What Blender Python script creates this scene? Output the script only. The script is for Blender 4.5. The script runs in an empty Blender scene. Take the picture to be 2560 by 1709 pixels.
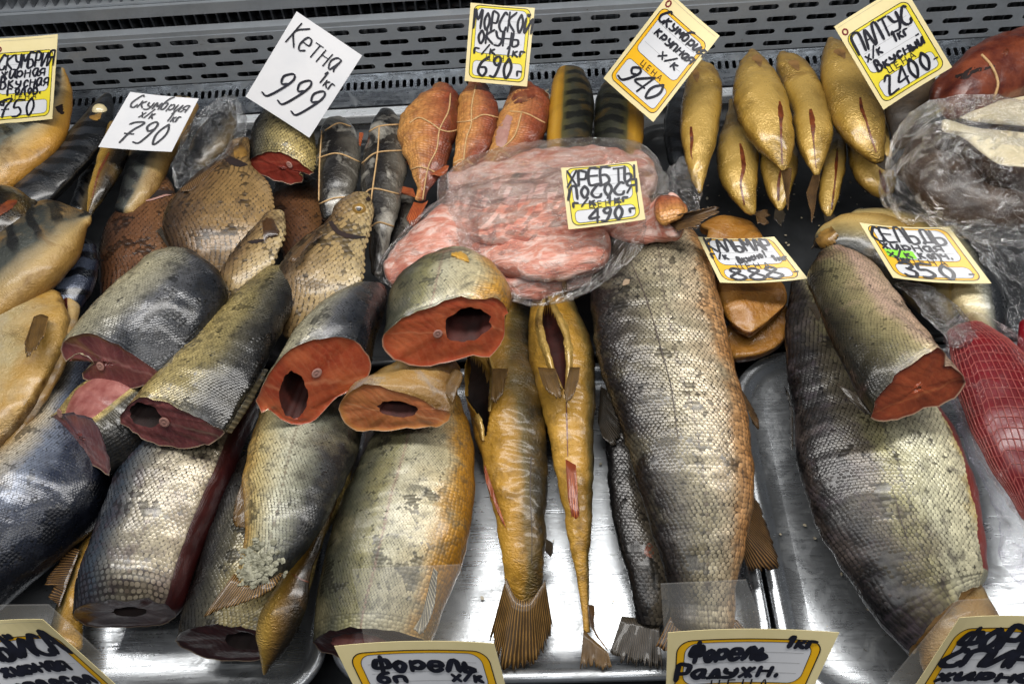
import bpy, bmesh, math, random
import numpy as np
from mathutils import Vector, Matrix, noise as mnoise
from mathutils.bvhtree import BVHTree
random.seed(7); RNG = np.random.default_rng(7)
sc = bpy.context.scene
COL = sc.collection
# ------------------------------------------------------------------ camera
W, H_ = 2560, 1709
CAM_H, PITCH, YAW, ROLL, LENS = 0.70, math.radians(52), math.radians(4.5), math.radians(6.0), 30.0
FPX = LENS / 36.0 * W
cp, sp = math.cos(PITCH), math.sin(PITCH)
f0 = np.array([-math.sin(YAW) * cp, math.cos(YAW) * cp, -sp])
r0 = np.array([math.cos(YAW), math.sin(YAW), 0.0])
u0 = np.cross(r0, f0)
rr = r0 * math.cos(ROLL) - u0 * math.sin(ROLL)
uu = u0 * math.cos(ROLL) + r0 * math.sin(ROLL)
CAMP = np.array([0.0, 0.0, CAM_H])
cd = bpy.data.cameras.new('camera'); cam = bpy.data.objects.new('camera', cd); COL.objects.link(cam)
cd.lens = LENS; cd.sensor_width = 36.0; cd.clip_start = 0.01; cd.clip_end = 50
cam.matrix_world = Matrix(((rr[0], uu[0], -f0[0], 0), (rr[1], uu[1], -f0[1], 0), (rr[2], uu[2], -f0[2], CAM_H), (0, 0, 0, 1)))
sc.camera = cam
# ------------------------------------------------------------------ light: tube lamps of the case, the hall's ceiling light
w = bpy.data.worlds.new('World'); sc.world = w; w.use_nodes = True
w.node_tree.nodes['Background'].inputs[0].default_value = (0.80, 0.86, 1.0, 1)
w.node_tree.nodes['Background'].inputs[1].default_value = 0.10
def area(name, loc, target, sx, sy, power, col=(1, 1, 1)):
    l = bpy.data.lights.new(name, 'AREA'); l.shape = 'RECTANGLE'; l.size = sx; l.size_y = sy; l.energy = power; l.color = col
    o = bpy.data.objects.new(name, l); COL.objects.link(o); o.location = loc
    d = Vector(target) - Vector(loc); o.rotation_euler = d.to_track_quat('-Z', 'Y').to_euler(); return o
area('case_tube_lamp', (0.0, 0.61, 1.05), (0.0, 0.58, 0.0), 1.9, 0.15, 17.0, (1.0, 0.975, 0.94))
area('case_front_tube_lamp', (0.0, 0.02, 1.15), (0.0, 0.6, 0.0), 1.9, 0.06, 3.2, (1.0, 0.97, 0.93))
area('hall_ceiling_lamp', (-0.5, -0.6, 2.6), (0.0, 0.6, 0.0), 1.6, 0.5, 7.0, (0.93, 0.97, 1.0))
sc.view_settings.view_transform = 'Standard'; sc.view_settings.look = 'None'
sc.view_settings.exposure = 0.06; sc.view_settings.gamma = 1.0
sc.render.engine = 'CYCLES'; sc.cycles.use_denoising = True
sc.cycles.max_bounces = 8; sc.cycles.transparent_max_bounces = 24; sc.cycles.diffuse_bounces = 3; sc.cycles.glossy_bounces = 4
sc.cycles.caustics_reflective = False; sc.cycles.caustics_refractive = False; sc.cycles.sample_clamp_indirect = 4.0
# ------------------------------------------------------------------ pixels to places
OFF = dict(a=(0, 0), b=(850, 0), c=(1700, 0), d=(0, 570), e=(850, 570), f=(1700, 570), g=(0, 1140), h=(850, 1140), i=(1700, 1140))
def px(c, x, y):
    if c == 'D': return (x * 1.08983, y * 1.08983)
    if c == 'S': return (x, y)
    o = OFF[c]; return (o[0] + x / 2.7314, o[1] + y / 2.7314)
def ray(p):
    d = f0 * FPX + rr * (p[0] - W / 2) - uu * (p[1] - H_ / 2)
    return d / np.linalg.norm(d)
def atz(p, z):
    d = ray(p); return CAMP + d * ((CAM_H - z) / -d[2])
def aty(p, y):
    d = ray(p); return CAMP + d * (y / d[1])
def onplane(p, a, n):
    d = ray(p); return CAMP + d * (np.dot(np.asarray(a) - CAMP, n) / np.dot(d, n))
def nrm(v): return v / (np.linalg.norm(v) + 1e-12)
# ------------------------------------------------------------------ objects
def empty(name, loc, label, cat, group=None, kind=None):
    o = bpy.data.objects.new(name, None); COL.objects.link(o); o.location = Vector(loc); o.empty_display_size = .02
    o['label'] = label; o['category'] = cat
    if group: o['group'] = group
    if kind: o['kind'] = kind
    return o
def tag(o, label, cat, group=None, kind=None):
    o['label'] = label; o['category'] = cat
    if group: o['group'] = group
    if kind: o['kind'] = kind
    return o
def sum_loc(o):
    s = np.zeros(3)
    while o is not None: s = s + np.array(o.location); o = o.parent
    return s
def mesh(name, verts, faces, mats, parent=None, uv=None, bd=None, mi=None, rnd=None, smooth=True, kind=None, plate=None):
    verts = np.asarray(verts, dtype=float)
    if parent is not None: verts = verts - sum_loc(parent)
    me = bpy.data.meshes.new(name); me.from_pydata(verts.tolist(), [], faces)
    if not isinstance(mats, (list, tuple)): mats = [mats]
    for m in mats: me.materials.append(m)
    vi = np.empty(len(me.loops), dtype=np.int32); me.loops.foreach_get('vertex_index', vi)
    for nm, arr in (('uv', uv), ('bd', bd)):
        if arr is not None:
            l = me.uv_layers.new(name=nm); l.data.foreach_set('uv', np.asarray(arr, dtype=np.float32)[vi].ravel())
    if rnd is not None:
        a = me.attributes.new('rnd', 'FLOAT', 'POINT'); a.data.foreach_set('value', np.asarray(rnd, dtype=np.float32))
    if plate is not None:
        a = me.attributes.new('plate', 'FLOAT', 'POINT'); a.data.foreach_set('value', np.full(len(verts), plate, dtype=np.float32))
    if mi is not None: me.polygons.foreach_set('material_index', np.asarray(mi, dtype=np.int32))
    if smooth: me.polygons.foreach_set('use_smooth', np.ones(len(me.polygons), dtype=bool))
    me.update()
    o = bpy.data.objects.new(name, me); COL.objects.link(o)
    if parent is not None: o.parent = parent
    if kind: o['kind'] = kind
    return o
def grid_faces(nr, nc, closed=True, off=0):
    F = []
    for i in range(nr - 1):
        for j in range(nc if closed else nc - 1):
            k = (j + 1) % nc
            F.append((off + i * nc + j, off + i * nc + k, off + (i + 1) * nc + k, off + (i + 1) * nc + j))
    return F
def tube(pts, rad, n=6):
    pts = [np.asarray(p, float) for p in pts]; V = []; F = []
    up = np.array([0.13, 0.2, .97])
    for i, p in enumerate(pts):
        t = nrm(pts[min(i + 1, len(pts) - 1)] - pts[max(i - 1, 0)]); a = nrm(np.cross(t, up)); b = np.cross(a, t)
        r = rad[i] if hasattr(rad, '__len__') else rad
        for k in range(n):
            th = 2 * math.pi * k / n; V.append(p + r * (a * math.cos(th) + b * math.sin(th)))
    F = grid_faces(len(pts), n)
    F.append(tuple(range(n))[::-1]); F.append(tuple((len(pts) - 1) * n + k for k in range(n)))
    return V, F
def catmull(P, n):
    P = np.asarray(P, float); m = len(P)
    if m == 2: return P[0] + (P[1] - P[0]) * np.linspace(0, 1, n)[:, None]
    Q = np.vstack([2 * P[0] - P[1], P, 2 * P[-1] - P[-2]])
    seg = np.linalg.norm(np.diff(P[:, :2] if P.shape[1] < 6 else (P[:, :3] + P[:, 3:6]) / 2, axis=0), axis=1) + 1e-9
    cum = np.concatenate([[0], np.cumsum(seg)]); s = np.linspace(0, cum[-1], n); out = []
    for v in s:
        i = min(max(np.searchsorted(cum, v) - 1, 0), m - 2); t = (v - cum[i]) / seg[i]
        p0, p1, p2, p3 = Q[i], Q[i + 1], Q[i + 2], Q[i + 3]
        out.append(.5 * ((2 * p1) + (-p0 + p2) * t + (2 * p0 - 5 * p1 + 4 * p2 - p3) * t * t + (-p0 + 3 * p1 - 3 * p2 + p3) * t ** 3))
    return np.array(out)
# ------------------------------------------------------------------ materials
class NT:
    def __init__(s, name):
        s.m = bpy.data.materials.new(name); s.m.use_nodes = True; s.t = s.m.node_tree; s.t.nodes.clear()
        s.out = s.t.nodes.new('ShaderNodeOutputMaterial')
    def n(s, typ, ins=None, **attr):
        nd = s.t.nodes.new('ShaderNode' + typ)
        for k, v in attr.items(): setattr(nd, k, v)
        for k, v in (ins or {}).items(): s.set(nd.inputs[k], v)
        return nd
    def set(s, sock, v):
        if hasattr(v, 'is_output'): s.t.links.new(v, sock)
        elif isinstance(v, (tuple, list)) and len(v) == 3 and sock.type == 'RGBA': sock.default_value = (*v, 1)
        else: sock.default_value = v
    def math(s, op, a, b=0.0, clamp=False):
        nd = s.n('Math', {0: a, 1: b}, operation=op); nd.use_clamp = clamp; return nd.outputs[0]
    def mix(s, fac, a, b, mode='MIX'):
        nd = s.n('Mix', data_type='RGBA', blend_type=mode); s.set(nd.inputs[0], fac); s.set(nd.inputs[6], a); s.set(nd.inputs[7], b); return nd.outputs[2]
    def ramp(s, fac, stops, interp='LINEAR'):
        nd = s.n('ValToRGB', {0: fac}); cr = nd.color_ramp; cr.interpolation = interp
        while len(cr.elements) < len(stops): cr.elements.new(0.5)
        for e, (p, c) in zip(cr.elements, stops): e.position = p; e.color = (*c, 1) if len(c) == 3 else c
        return nd.outputs[0]
    def noise(s, vec, scale, detail=4, rough=.55, dist=0.0):
        nd = s.n('TexNoise', {'Scale': scale, 'Detail': detail, 'Roughness': rough, 'Distortion': dist}); 
        if vec is not None: s.set(nd.inputs['Vector'], vec)
        return nd.outputs[0]
    def mapr(s, v, a, b, c, d):
        nd = s.n('MapRange', {0: v, 1: a, 2: b, 3: c, 4: d}); return nd.outputs[0]
    def bump(s, h, strength, dist=.001, nrm=None):
        nd = s.n('Bump', {'Strength': strength, 'Distance': dist, 'Height': h})
        if nrm is not None: s.set(nd.inputs['Normal'], nrm)
        return nd.outputs[0]
    def uv(s, name): return s.n('UVMap', uv_map=name).outputs[0]
    def obj(s): return s.n('TexCoord').outputs['Object']
    def principled(s, **k):
        nd = s.n('BsdfPrincipled')
        for kk, v in k.items(): s.set(nd.inputs[kk.replace('_', ' ')], v)
        s.t.links.new(nd.outputs[0], s.out.inputs[0]); return nd
def lin(h):
    h = h.lstrip('#'); c = [int(h[i:i + 2], 16) / 255 for i in (0, 2, 4)]
    return tuple(x / 12.92 if x <= .04045 else ((x + .055) / 1.055) ** 2.4 for x in c)
def skin(name, stops, scale=None, var=.5, edge=.55, mott=(60, .35, '1a1712'), rough=.36, coat=.35, metal=0.0, bump=.5, wob=.25, stripes=None, diamond=False, sat=None, aspect=1.0, fine=.25, lateral=None, rings=0.0, blotch=None):
    """stops: belly (0) to back (1) colours as hex"""
    t = NT(name); uv = t.uv('uv'); bd = t.uv('bd'); sep = t.n('SeparateXYZ', {0: bd}); s_, dv = sep.outputs[0], sep.outputs[1]
    ob = t.obj(); rnd = t.n('Attribute', attribute_name='rnd').outputs['Fac']
    n1 = t.noise(ob, 22, 5, .6); n2 = t.noise(ob, mott[0], 6, .65, .4); n3 = t.noise(ob, 420, 3, .6)
    pos = t.math('ADD', dv, t.math('MULTIPLY', t.math('SUBTRACT', n1, .5), wob))
    pos = t.math('ADD', pos, t.math('MULTIPLY', rnd, .025))
    col = t.ramp(pos, [(p, lin(c)) for p, c in stops])
    mask = t.mapr(n2, .52, .66, 0.0, mott[1])
    col = t.mix(mask, col, lin(mott[2]))
    if blotch: col = t.mix(t.mapr(t.noise(ob, blotch[0], 4, .6), .5, .68, 0, blotch[1]), col, lin(blotch[2]))
    h = n3
    hs = fine
    if stripes:  # wavy dark bars down the back
        su = t.n('SeparateXYZ', {0: uv}); ph = t.math('ADD', t.math('MULTIPLY', su.outputs[0], stripes[0]), t.math('MULTIPLY', t.noise(uv, 60, 3), 5.0))
        ph = t.math('ADD', ph, t.math('MULTIPLY', dv, 5.0))
        bar = t.mapr(t.math('SINE', ph), -.1, .5, 0, 1)
        m = t.math('MULTIPLY', bar, t.mapr(pos, stripes[1], stripes[1] + .1, 0, stripes[3]), True)
        col = t.mix(m, col, lin(stripes[2]))
    if lateral:
        lm = t.math('MULTIPLY', t.mapr(t.math('ABSOLUTE', t.math('SUBTRACT', dv, lateral[0])), .0, .014, 1, 0), .7, True)
        col = t.mix(lm, col, lin(lateral[1]))
    if scale:
        mp = t.n('Mapping', {'Vector': uv, 'Scale': (1 / scale, aspect / scale, 1)})
        if diamond: mp.inputs['Rotation'].default_value = (0, 0, math.radians(45))
        v = t.n('TexVoronoi', {'Vector': mp.outputs[0], 'Scale': 1.0, 'Randomness': .22 if diamond else .38}, voronoi_dimensions='2D')
        d = v.outputs['Distance']; cc = t.n('SeparateXYZ', {0: v.outputs['Color']}).outputs[0]
        isp = t.mapr(t.n('Attribute', attribute_name='plate').outputs['Fac'], 0, 1, 1, 0)
        val = t.math('ADD', 1.0, t.math('MULTIPLY', t.math('SUBTRACT', cc, .5), t.math('MULTIPLY', isp, var * .9)))
        col = t.mix(1.0, col, t.n('CombineXYZ', {0: val, 1: val, 2: val}).outputs[0], 'MULTIPLY')
        em = t.math('MULTIPLY', t.mapr(d, .42, .62, 0, edge), isp)
        col = t.mix(em, col, t.mix(.75, col, lin('0c0a08'))) if False else t.mix(em, col, lin(mott[2]))
        h = t.math('ADD', t.math('MULTIPLY', t.mapr(d, 0, .65, 1, 0), 1.0), t.math('MULTIPLY', n3, hs)); 
    pl_ = t.n('Attribute', attribute_name='plate').outputs['Fac']; rv = t.math('MULTIPLY', t.mapr(rnd, -.5, .5, 1 - var * .30, 1 + var * .30), t.mapr(pl_, -1, 0, .40, 1.0))
    col = t.mix(1.0, col, t.n('CombineXYZ', {0: rv, 1: rv, 2: rv}).outputs[0], 'MULTIPLY')
    if rings:
        su2 = t.n('SeparateXYZ', {0: uv}); rw = t.math('SINE', t.math('ADD', t.math('MULTIPLY', su2.outputs[0], 2200.0), t.math('MULTIPLY', t.noise(ob, 48, 4, .6), 60.0)))
        h = t.math('ADD', h, t.math('MULTIPLY', rw, t.mapr(t.noise(ob, 28, 3), .48, .7, 0, rings * .7)))
    hh = t.math('ADD', h, t.math('MULTIPLY', t.noise(ob, 130, 4, .6), 1.2))
    b = t.bump(hh, bump, .0012)
    rg = t.mapr(n2, .3, .7, rough - .08, rough + .12)
    t.principled(Base_Color=col, Roughness=rg, Metallic=metal, Coat_Weight=coat, Coat_Roughness=.18, Normal=b, IOR=1.42)
    return t.m
def flesh(name, c1, c2, c3, rim, rough=.33):
    """cut meat: bd = face coordinates, muscle layers round the spine, pale seam along the middle"""
    t = NT(name); bd = t.uv('bd'); ob = t.obj()
    n1 = t.noise(ob, 40, 5, .6); n2 = t.noise(ob, 260, 4, .6)
    wv = t.n('TexWave', {'Vector': t.n('Mapping', {'Vector': bd, 'Rotation': (0, 0, .5), 'Location': (1.2, 1.6, 0)}).outputs[0], 'Scale': 2.2, 'Distortion': 7.0, 'Detail': 3, 'Detail Scale': 1.2}, wave_type='RINGS', rings_direction='Z').outputs[1]
    col = t.mix(t.mapr(n1, .35, .7, 0, 1), lin(c1), lin(c2))
    col = t.mix(t.math('MULTIPLY', t.mapr(wv, .7, 1, 0, 1), .12), col, lin(c3))
    rg_ = t.n('TexGradient', {'Vector': bd}, gradient_type='RADIAL').outputs[1]
    sept = t.mapr(t.math('SINE', t.math('ADD', t.math('MULTIPLY', rg_, 190.0), t.math('MULTIPLY', t.noise(bd, 3.5, 5, .65), 30.0))), .2, 1, 0, .09)
    col = t.mix(sept, col, lin(c3))
    col = t.mix(t.mapr(t.noise(bd, 1.6, 3), .45, .75, 0, .5), col, lin(rim))
    sep = t.n('SeparateXYZ', {0: bd})
    wob = t.math('ADD', sep.outputs[1], t.math('MULTIPLY', t.math('SUBTRACT', t.noise(bd, 3, 3), .5), .25))
    seam = t.math('MULTIPLY', t.mapr(t.math('ABSOLUTE', wob), 0, .045, 1, 0), .45, True)
    col = t.mix(seam, col, lin(c3))
    r = t.n('SeparateXYZ', {0: t.uv('uv')}).outputs[0]
    col = t.mix(t.mapr(r, .0, .16, .8, 0), col, lin(rim)); col = t.mix(t.mapr(r, .0, .03, .75, 0), col, lin('b09a80'))
    b = t.bump(t.math('ADD', n2, t.math('MULTIPLY', wv, .3)), .35, .001)
    t.principled(Base_Color=col, Roughness=rough, Coat_Weight=.6, Coat_Roughness=.16, Normal=b, Subsurface_Weight=.12, Subsurface_Radius=(.006, .002, .001), Subsurface_Scale=.6)
    return t.m
def plain(name, c1, c2=None, rough=.5, coat=0.0, metal=0.0, nscale=60, bump=.2, alpha=None, bscale=None, spec=.5):
    t = NT(name); ob = t.obj(); n = t.noise(ob, nscale, 5, .6)
    col = t.mix(t.mapr(n, .35, .65, 0, 1), lin(c1), lin(c2 or c1)); b = t.bump(t.noise(ob, bscale or nscale * 4, 4, .6), bump, .001)
    t.principled(Base_Color=col, Roughness=rough, Coat_Weight=coat, Metallic=metal, Normal=b, Coat_Roughness=.2)
    return t.m
def finmat(name, c1, c2, rays=26):
    t = NT(name); uv = t.uv('uv'); sep = t.n('SeparateXYZ', {0: uv})
    ph = t.math('ADD', t.math('MULTIPLY', sep.outputs[0], rays * 2 * math.pi), t.math('MULTIPLY', t.noise(uv, 6, 3), 2.5))
    m = t.mapr(t.math('SINE', ph), -.4, .7, 0, 1)
    col = t.mix(m, lin(c1), lin(c2)); col = t.mix(t.mapr(t.noise(t.obj(), 70, 4), .45, .7, 0, .6), col, lin(c1))
    t.principled(Base_Color=col, Roughness=.42, Coat_Weight=.2, Normal=t.bump(m, .8, .001)); return t.m
def film(name, tint='ffffff', base=.05, wr=.55, sc_=38.0, rough=.12, stretch=(1, 1, 1), lim=.75):
    t = NT(name); ob = t.obj(); mp = t.n('Mapping', {'Vector': ob, 'Scale': stretch}).outputs[0]
    a = t.noise(mp, sc_, 6, .62, 1.4); b2 = t.noise(mp, sc_ * 3.2, 4, .6, .8)
    ridge = t.math('SUBTRACT', 1.0, t.math('MULTIPLY', t.math('ABSOLUTE', t.math('SUBTRACT', a, .5)), 9.0), True)
    ridge2 = t.math('SUBTRACT', 1.0, t.math('MULTIPLY', t.math('ABSOLUTE', t.math('SUBTRACT', b2, .5)), 8.0), True)
    hgt = t.math('ADD', t.math('MULTIPLY', a, 3.0), t.math('ADD', t.math('MULTIPLY', ridge, .8), t.math('MULTIPLY', ridge2, .3)))
    nb = t.bump(hgt, 1.0, .006)
    gl = t.n('BsdfGlossy', {'Color': lin(tint), 'Roughness': rough, 'Normal': nb})
    df = t.n('BsdfDiffuse', {'Color': lin(tint), 'Normal': nb})
    gd = t.n('MixShader', {0: .10, 1: gl.outputs[0], 2: df.outputs[0]})
    tr = t.n('BsdfTransparent')
    fr_ = t.n('Fresnel', {'IOR': 1.4}).outputs[0]
    fac = t.math('ADD', base, t.math('MULTIPLY', t.math('POWER', ridge, 4.0), wr * .28))
    fac = t.math('MINIMUM', t.math('ADD', fac, t.math('MULTIPLY', fr_, wr * .55)), lim)
    fac = t.math('MINIMUM', t.math('ADD', base, t.math('MULTIPLY', fr_, wr * .5)), lim)
    s1 = t.n('MixShader', {0: fac, 1: tr.outputs[0], 2: gl.outputs[0]})
    cr = t.math('MAXIMUM', t.math('POWER', ridge, 6.0), t.math('MULTIPLY', t.math('POWER', ridge2, 6.0), .7))
    cr = t.math('MULTIPLY', cr, t.mapr(t.noise(ob, sc_ * .6, 3), .42, .62, 0, 1))
    gd2 = t.n('MixShader', {0: .45, 1: gl.outputs[0], 2: df.outputs[0]})
    mx = t.n('MixShader', {0: t.math('MULTIPLY', cr, wr * .75), 1: s1.outputs[0], 2: gd2.outputs[0]})
    t.t.links.new(mx.outputs[0], t.out.inputs[0]); return t.m
def steelmat(name, c='b9bdc2', rough=.28, nscale=(6, 90, 90), dirt=.3, metal=1.0):
    t = NT(name); ob = t.obj(); mp = t.n('Mapping', {'Vector': ob, 'Scale': nscale}).outputs[0]
    n = t.noise(mp, 6, 5, .65); n2 = t.noise(ob, 14, 6, .7); sp_ = t.noise(ob, 160, 3, .7)
    col = t.mix(t.mapr(n2, .45, .75, 0, dirt), lin(c), lin('5b5a55'))
    col = t.mix(t.math('MULTIPLY', t.mapr(sp_, .66, .72, 0, 1), t.mapr(n2, .5, .6, 0, .8)), col, lin('6e6452'))
    scr = t.noise(t.n('Mapping', {'Vector': ob, 'Rotation': (0, 0, .9), 'Scale': (9, 420, 1)}).outputs[0], 1.0, 3, .6); scr2 = t.noise(t.n('Mapping', {'Vector': ob, 'Rotation': (0, 0, -.5), 'Scale': (14, 500, 1)}).outputs[0], 1.0, 3, .6)
    sm = t.noise(ob, 30, 6, .7, 1.5)
    col = t.mix(t.mapr(sm, .55, .75, 0, .35), col, lin('8a8880'))
    rg = t.math('ADD', t.mapr(n, .2, .8, rough - .08, rough + .1), t.math('ADD', t.mapr(n2, .45, .7, 0, .12), t.mapr(sm, .5, .75, 0, .25)))
    t.principled(Base_Color=col, Metallic=metal, Roughness=rg, Normal=t.bump(t.math('ADD', t.math('ADD', n, t.math('MULTIPLY', sp_, .4)), t.math('MULTIPLY', t.math('ADD', t.mapr(scr, .62, .7, 0, 1), t.mapr(scr2, .64, .72, 0, 1)), 1.2)), .12, .001)); return t.m
M = {}
M['steel'] = steelmat('steel', 'b2b6ba', .26, (6, 90, 90), .4, .85); M['panel'] = steelmat('panel_steel', 'a4aab0', .36, (3, 60, 60), .4, .55)
M['rail'] = steelmat('rail_steel', 'dfe3e6', .25, (6, 90, 90), .2, .5); M['dark'] = plain('dark_plastic', '0b0c0d', '16171a', .45, nscale=20)
M['deck'] = plain('deck_steel', '2c2e30', '46484a', .34, metal=.4, nscale=14)
M['coil'] = plain('coil_fin', '8a8e94', '5a5d62', .4, metal=.5); M['ledge'] = steelmat('ledge_steel', '84898f', .22, (3, 60, 60), .5, 1.0)
# skins (belly -> back)
M['trout'] = skin('trout_skin', [(0, 'b07c48'), (.12, 'bd9468'), (.20, 'b8a486'), (.40, 'aea389'), (.55, '8d846c'), (.70, '575145'), (.84, '2d2826'), (1, '171516')], .0042, .8, .7, (95, .65, '342c28'), .32, .45, .2, .35, .40, lateral=(.46, '4a3c38'), blotch=(22, .45, '827a62'))
M['trout_r'] = skin('pale_trout_skin', [(0, 'd0b468'), (.1, 'd6cfae'), (.36, 'cbc7a8'), (.52, '9c966f'), (.66, '645d4e'), (.82, '2b2827'), (1, '151415')], .0044, .7, .55, (80, .7, '3a3238'), .33, .42, .15, .35, .5, lateral=(.5, '55504c'), blotch=(24, .5, '6d625c'))
M['trout_p'] = skin('olive_trout_skin', [(0, 'c9a58a'), (.15, 'cdb196'), (.35, 'c6a894'), (.5, '9d9069'), (.7, '746d4e'), (.85, '423d2c'), (1, '1b1a16')], .0034, .5, .55, (80, .4, '2d291d'), .36, .35, .2, .35, .32, blotch=(18, .35, 'b08a80'))
M['silver'] = skin('silver_salmon_skin', [(0, 'c2b690'), (.3, 'b3ac90'), (.5, '8f8b7a'), (.66, '5a5b5e'), (.8, '2b2e34'), (1, '121418')], .0034, .6, .6, (90, .55, '2a2926'), .28, .5, .2, .35, .35, blotch=(17, .45, '55565a'))
M['silver2'] = skin('golden_silver_skin', [(0, 'bda564'), (.3, 'ab9a68'), (.5, '877b54'), (.68, '5c584a'), (.84, '2b2b2a'), (1, '121316')], .0034, .7, .65, (90, .6, '26231d'), .28, .5, .2, .35, .4, blotch=(18, .5, '48443a'))
M['whitefish'] = skin('grey_scaled_skin', [(0, 'a4967c'), (.3, 'a0967f'), (.48, '898170'), (.62, '626260'), (.76, '3c444e'), (1, '161b22')], .0058, .6, .7, (60, .65, '42343a'), .30, .5, .2, .35, .42, blotch=(18, .65, '5a484a'), lateral=(.42, '5a4a42'))
M['pinkish'] = skin('pale_salmon_skin', [(0, '9c6c1e'), (.1, 'b4863a'), (.24, 'bdb08c'), (.46, 'b0ab92'), (.62, '827d58'), (.8, '48483a'), (1, '1e1f19')], .0030, .5, .45, (90, .65, '45443a'), .34, .42, .1, .35, .45, lateral=(.55, '8a6a60'), blotch=(22, .5, '837b5c'))
M['bluefish'] = skin('blue_backed_skin', [(0, 'a9823e'), (.22, 'bfa06a'), (.42, 'bdb4a2'), (.58, '767e8e'), (.72, '2c3344'), (1, '0a0d15')], .0026, .6, .4, (60, .35, '1a1d26'), .28, .55, .2, .35, .35, blotch=(20, .3, '10131c'))
M['frost'] = skin('frosted_tail_skin', [(0, 'b08436'), (.2, 'b8a674'), (.45, 'b5b39c'), (.65, '7a7a6a'), (.82, '303131'), (1, '101112')], .0030, .6, .4, (90, .65, '3e3a30'), .36, .4, .1, .35, .42, lateral=(.5, '5a4a3a'), blotch=(20, .45, '7c7458'))
M['gold'] = skin('golden_skin', [(0, 'bd9c54'), (.22, 'b08c3c'), (.42, '84642a'), (.58, '523c18'), (.75, '261d0e'), (1, '15110a')], None, .2, .2, (15, .6, '6a4a1c'), .27, .6, .22, .75, .42, rings=1.0, blotch=(24, .45, '8a7036'))
M['goldline'] = skin('banded_golden_skin', [(0, '9c6c18'), (.45, 'b08428'), (.58, '8e671a'), (.64, '4c4726'), (.8, '35352a'), (1, '1c1d14')], None, .2, .2, (30, .3, '5c4413'), .36, .4, .1, .35, .08, stripes=(330, .62, '0c0d0a', .9), blotch=(22, .4, '7a5a18'))
M['mack'] = skin('striped_mackerel_skin', [(0, 'a06a1c'), (.28, 'b98d3c'), (.5, 'ad9a74'), (.6, '64675f'), (.75, '2a3034'), (1, '101316')], None, .2, .2, (24, .7, '4a3516'), .38, .3, .1, .7, .16, stripes=(300, .55, '08090b', .9), rings=.3, blotch=(18, .45, '7d5a24'))
M['mackpale'] = skin('pale_mackerel_skin', [(0, '80581c'), (.22, 'a07c40'), (.45, 'ab905e'), (.62, '82755a'), (.70, '3e413c'), (1, '15181a')], None, .2, .2, (24, .75, '6a4a1c'), .42, .22, .05, .75, .18, stripes=(260, .66, '0b0c0d', .9), rings=.35, blotch=(16, .5, 'a5895a'))
M['mackdark'] = skin('dark_mackerel_skin', [(0, '6e5a36'), (.25, '4c463a'), (.5, '33353a'), (.75, '1d2126'), (1, '0a0c0f')], None, .3, .2, (40, .3, '0a0b0d'), .3, .55, .25, .5, .12, stripes=(290, .2, '07080a', .85), rings=.3)
M['mackblue'] = skin('blue_mackerel_skin', [(0, '8a8478'), (.3, '8c939e'), (.6, '555e70'), (1, '1a2030')], None, .3, .2, (40, .3, '20242e'), .25, .6, .35, .4, .15, stripes=(260, .1, '0b0e14', .95), rings=.4)
M['bream'] = skin('dried_bream_skin', [(0, '8e734a'), (.35, '836840'), (.65, '6c5232'), (.85, '453220'), (1, '241a10')], .0054, .5, .8, (34, .7, '33241a'), .36, .4, .05, .8, .45, diamond=True, blotch=(14, .5, '4e3a22'))
M['breamgold'] = skin('golden_bream_skin', [(0, 'a8946a'), (.4, '988056'), (.7, '7a6240'), (.9, '4e3c28'), (1, '2c2216')], .0052, .5, .75, (34, .65, '3e2e1c'), .36, .4, .05, .8, .45, diamond=True, blotch=(15, .5, '665030'))
M['breamdark'] = skin('dark_bream_skin', [(0, '735030'), (.4, '66432a'), (.7, '4c301e'), (1, '20150f')], .0056, .4, .8, (22, .45, '20130c'), .34, .45, .05, .8, .4, diamond=True, blotch=(15, .4, '3c2616'))
M['breamhead'] = plain('dried_head_skin', '24160c', '4c3218', .28, .5, nscale=70, bump=.8)
M['breamheadgold'] = plain('golden_head_skin', 'a07a3c', '4a3418', .28, .5, nscale=45, bump=.8)
M['redfish'] = skin('smoked_redfish_skin', [(0, 'c08a4a'), (.3, 'b88048'), (.55, 'a3663e'), (.8, '84432a'), (1, '4c2014')], .0030, .4, .35, (34, .55, '64301c'), .38, .35, .05, .5, .7, blotch=(20, .55, '8e3f26'), rings=.9)
M['dried'] = skin('dried_black_skin', [(0, '6b665c'), (.25, '3c3832'), (.4, '1a1715'), (.6, '0f0d0c'), (.8, '2e2b26'), (1, '0a0908')], None, .4, .3, (20, .95, 'b5b0a4'), .24, .65, .15, .8, .8, rings=.4)
M['pollock'] = skin('smoked_pollock_skin', [(0, 'bf923a'), (.36, 'b5872f'), (.52, '9c762e'), (.64, '5f5029'), (.82, '332c1b'), (1, '191610')], None, .4, .3, (40, .6, '5a4012'), .36, .35, .05, .9, .45, rings=.35, blotch=(17, .5, '8a6a2c'))
M['herring'] = skin('golden_herring_skin', [(0, 'b88c3c'), (.4, 'c0a263'), (.65, '94855a'), (.82, '42413a'), (1, '171819')], None, .2, .2, (50, .4, '5c4a22'), .28, .55, .15, .4, .2, rings=.4, blotch=(18, .4, '9a7c40'))
M['herringdark'] = skin('dark_herring_skin', [(0, 'c2b083'), (.3, 'b3a884'), (.5, '77776a'), (.65, '26292c'), (1, '0e1012')], None, .2, .2, (50, .3, '2c2c28'), .28, .55, .2, .4, .15, rings=.4)
M['darktrout'] = skin('dark_trout_skin', [(0, '6d6252'), (.4, '4e473c'), (.7, '262220'), (1, '100f10')], .0040, .9, .7, (60, .5, '0e0d0d'), .32, .45, .2, .35, .4)
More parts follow.
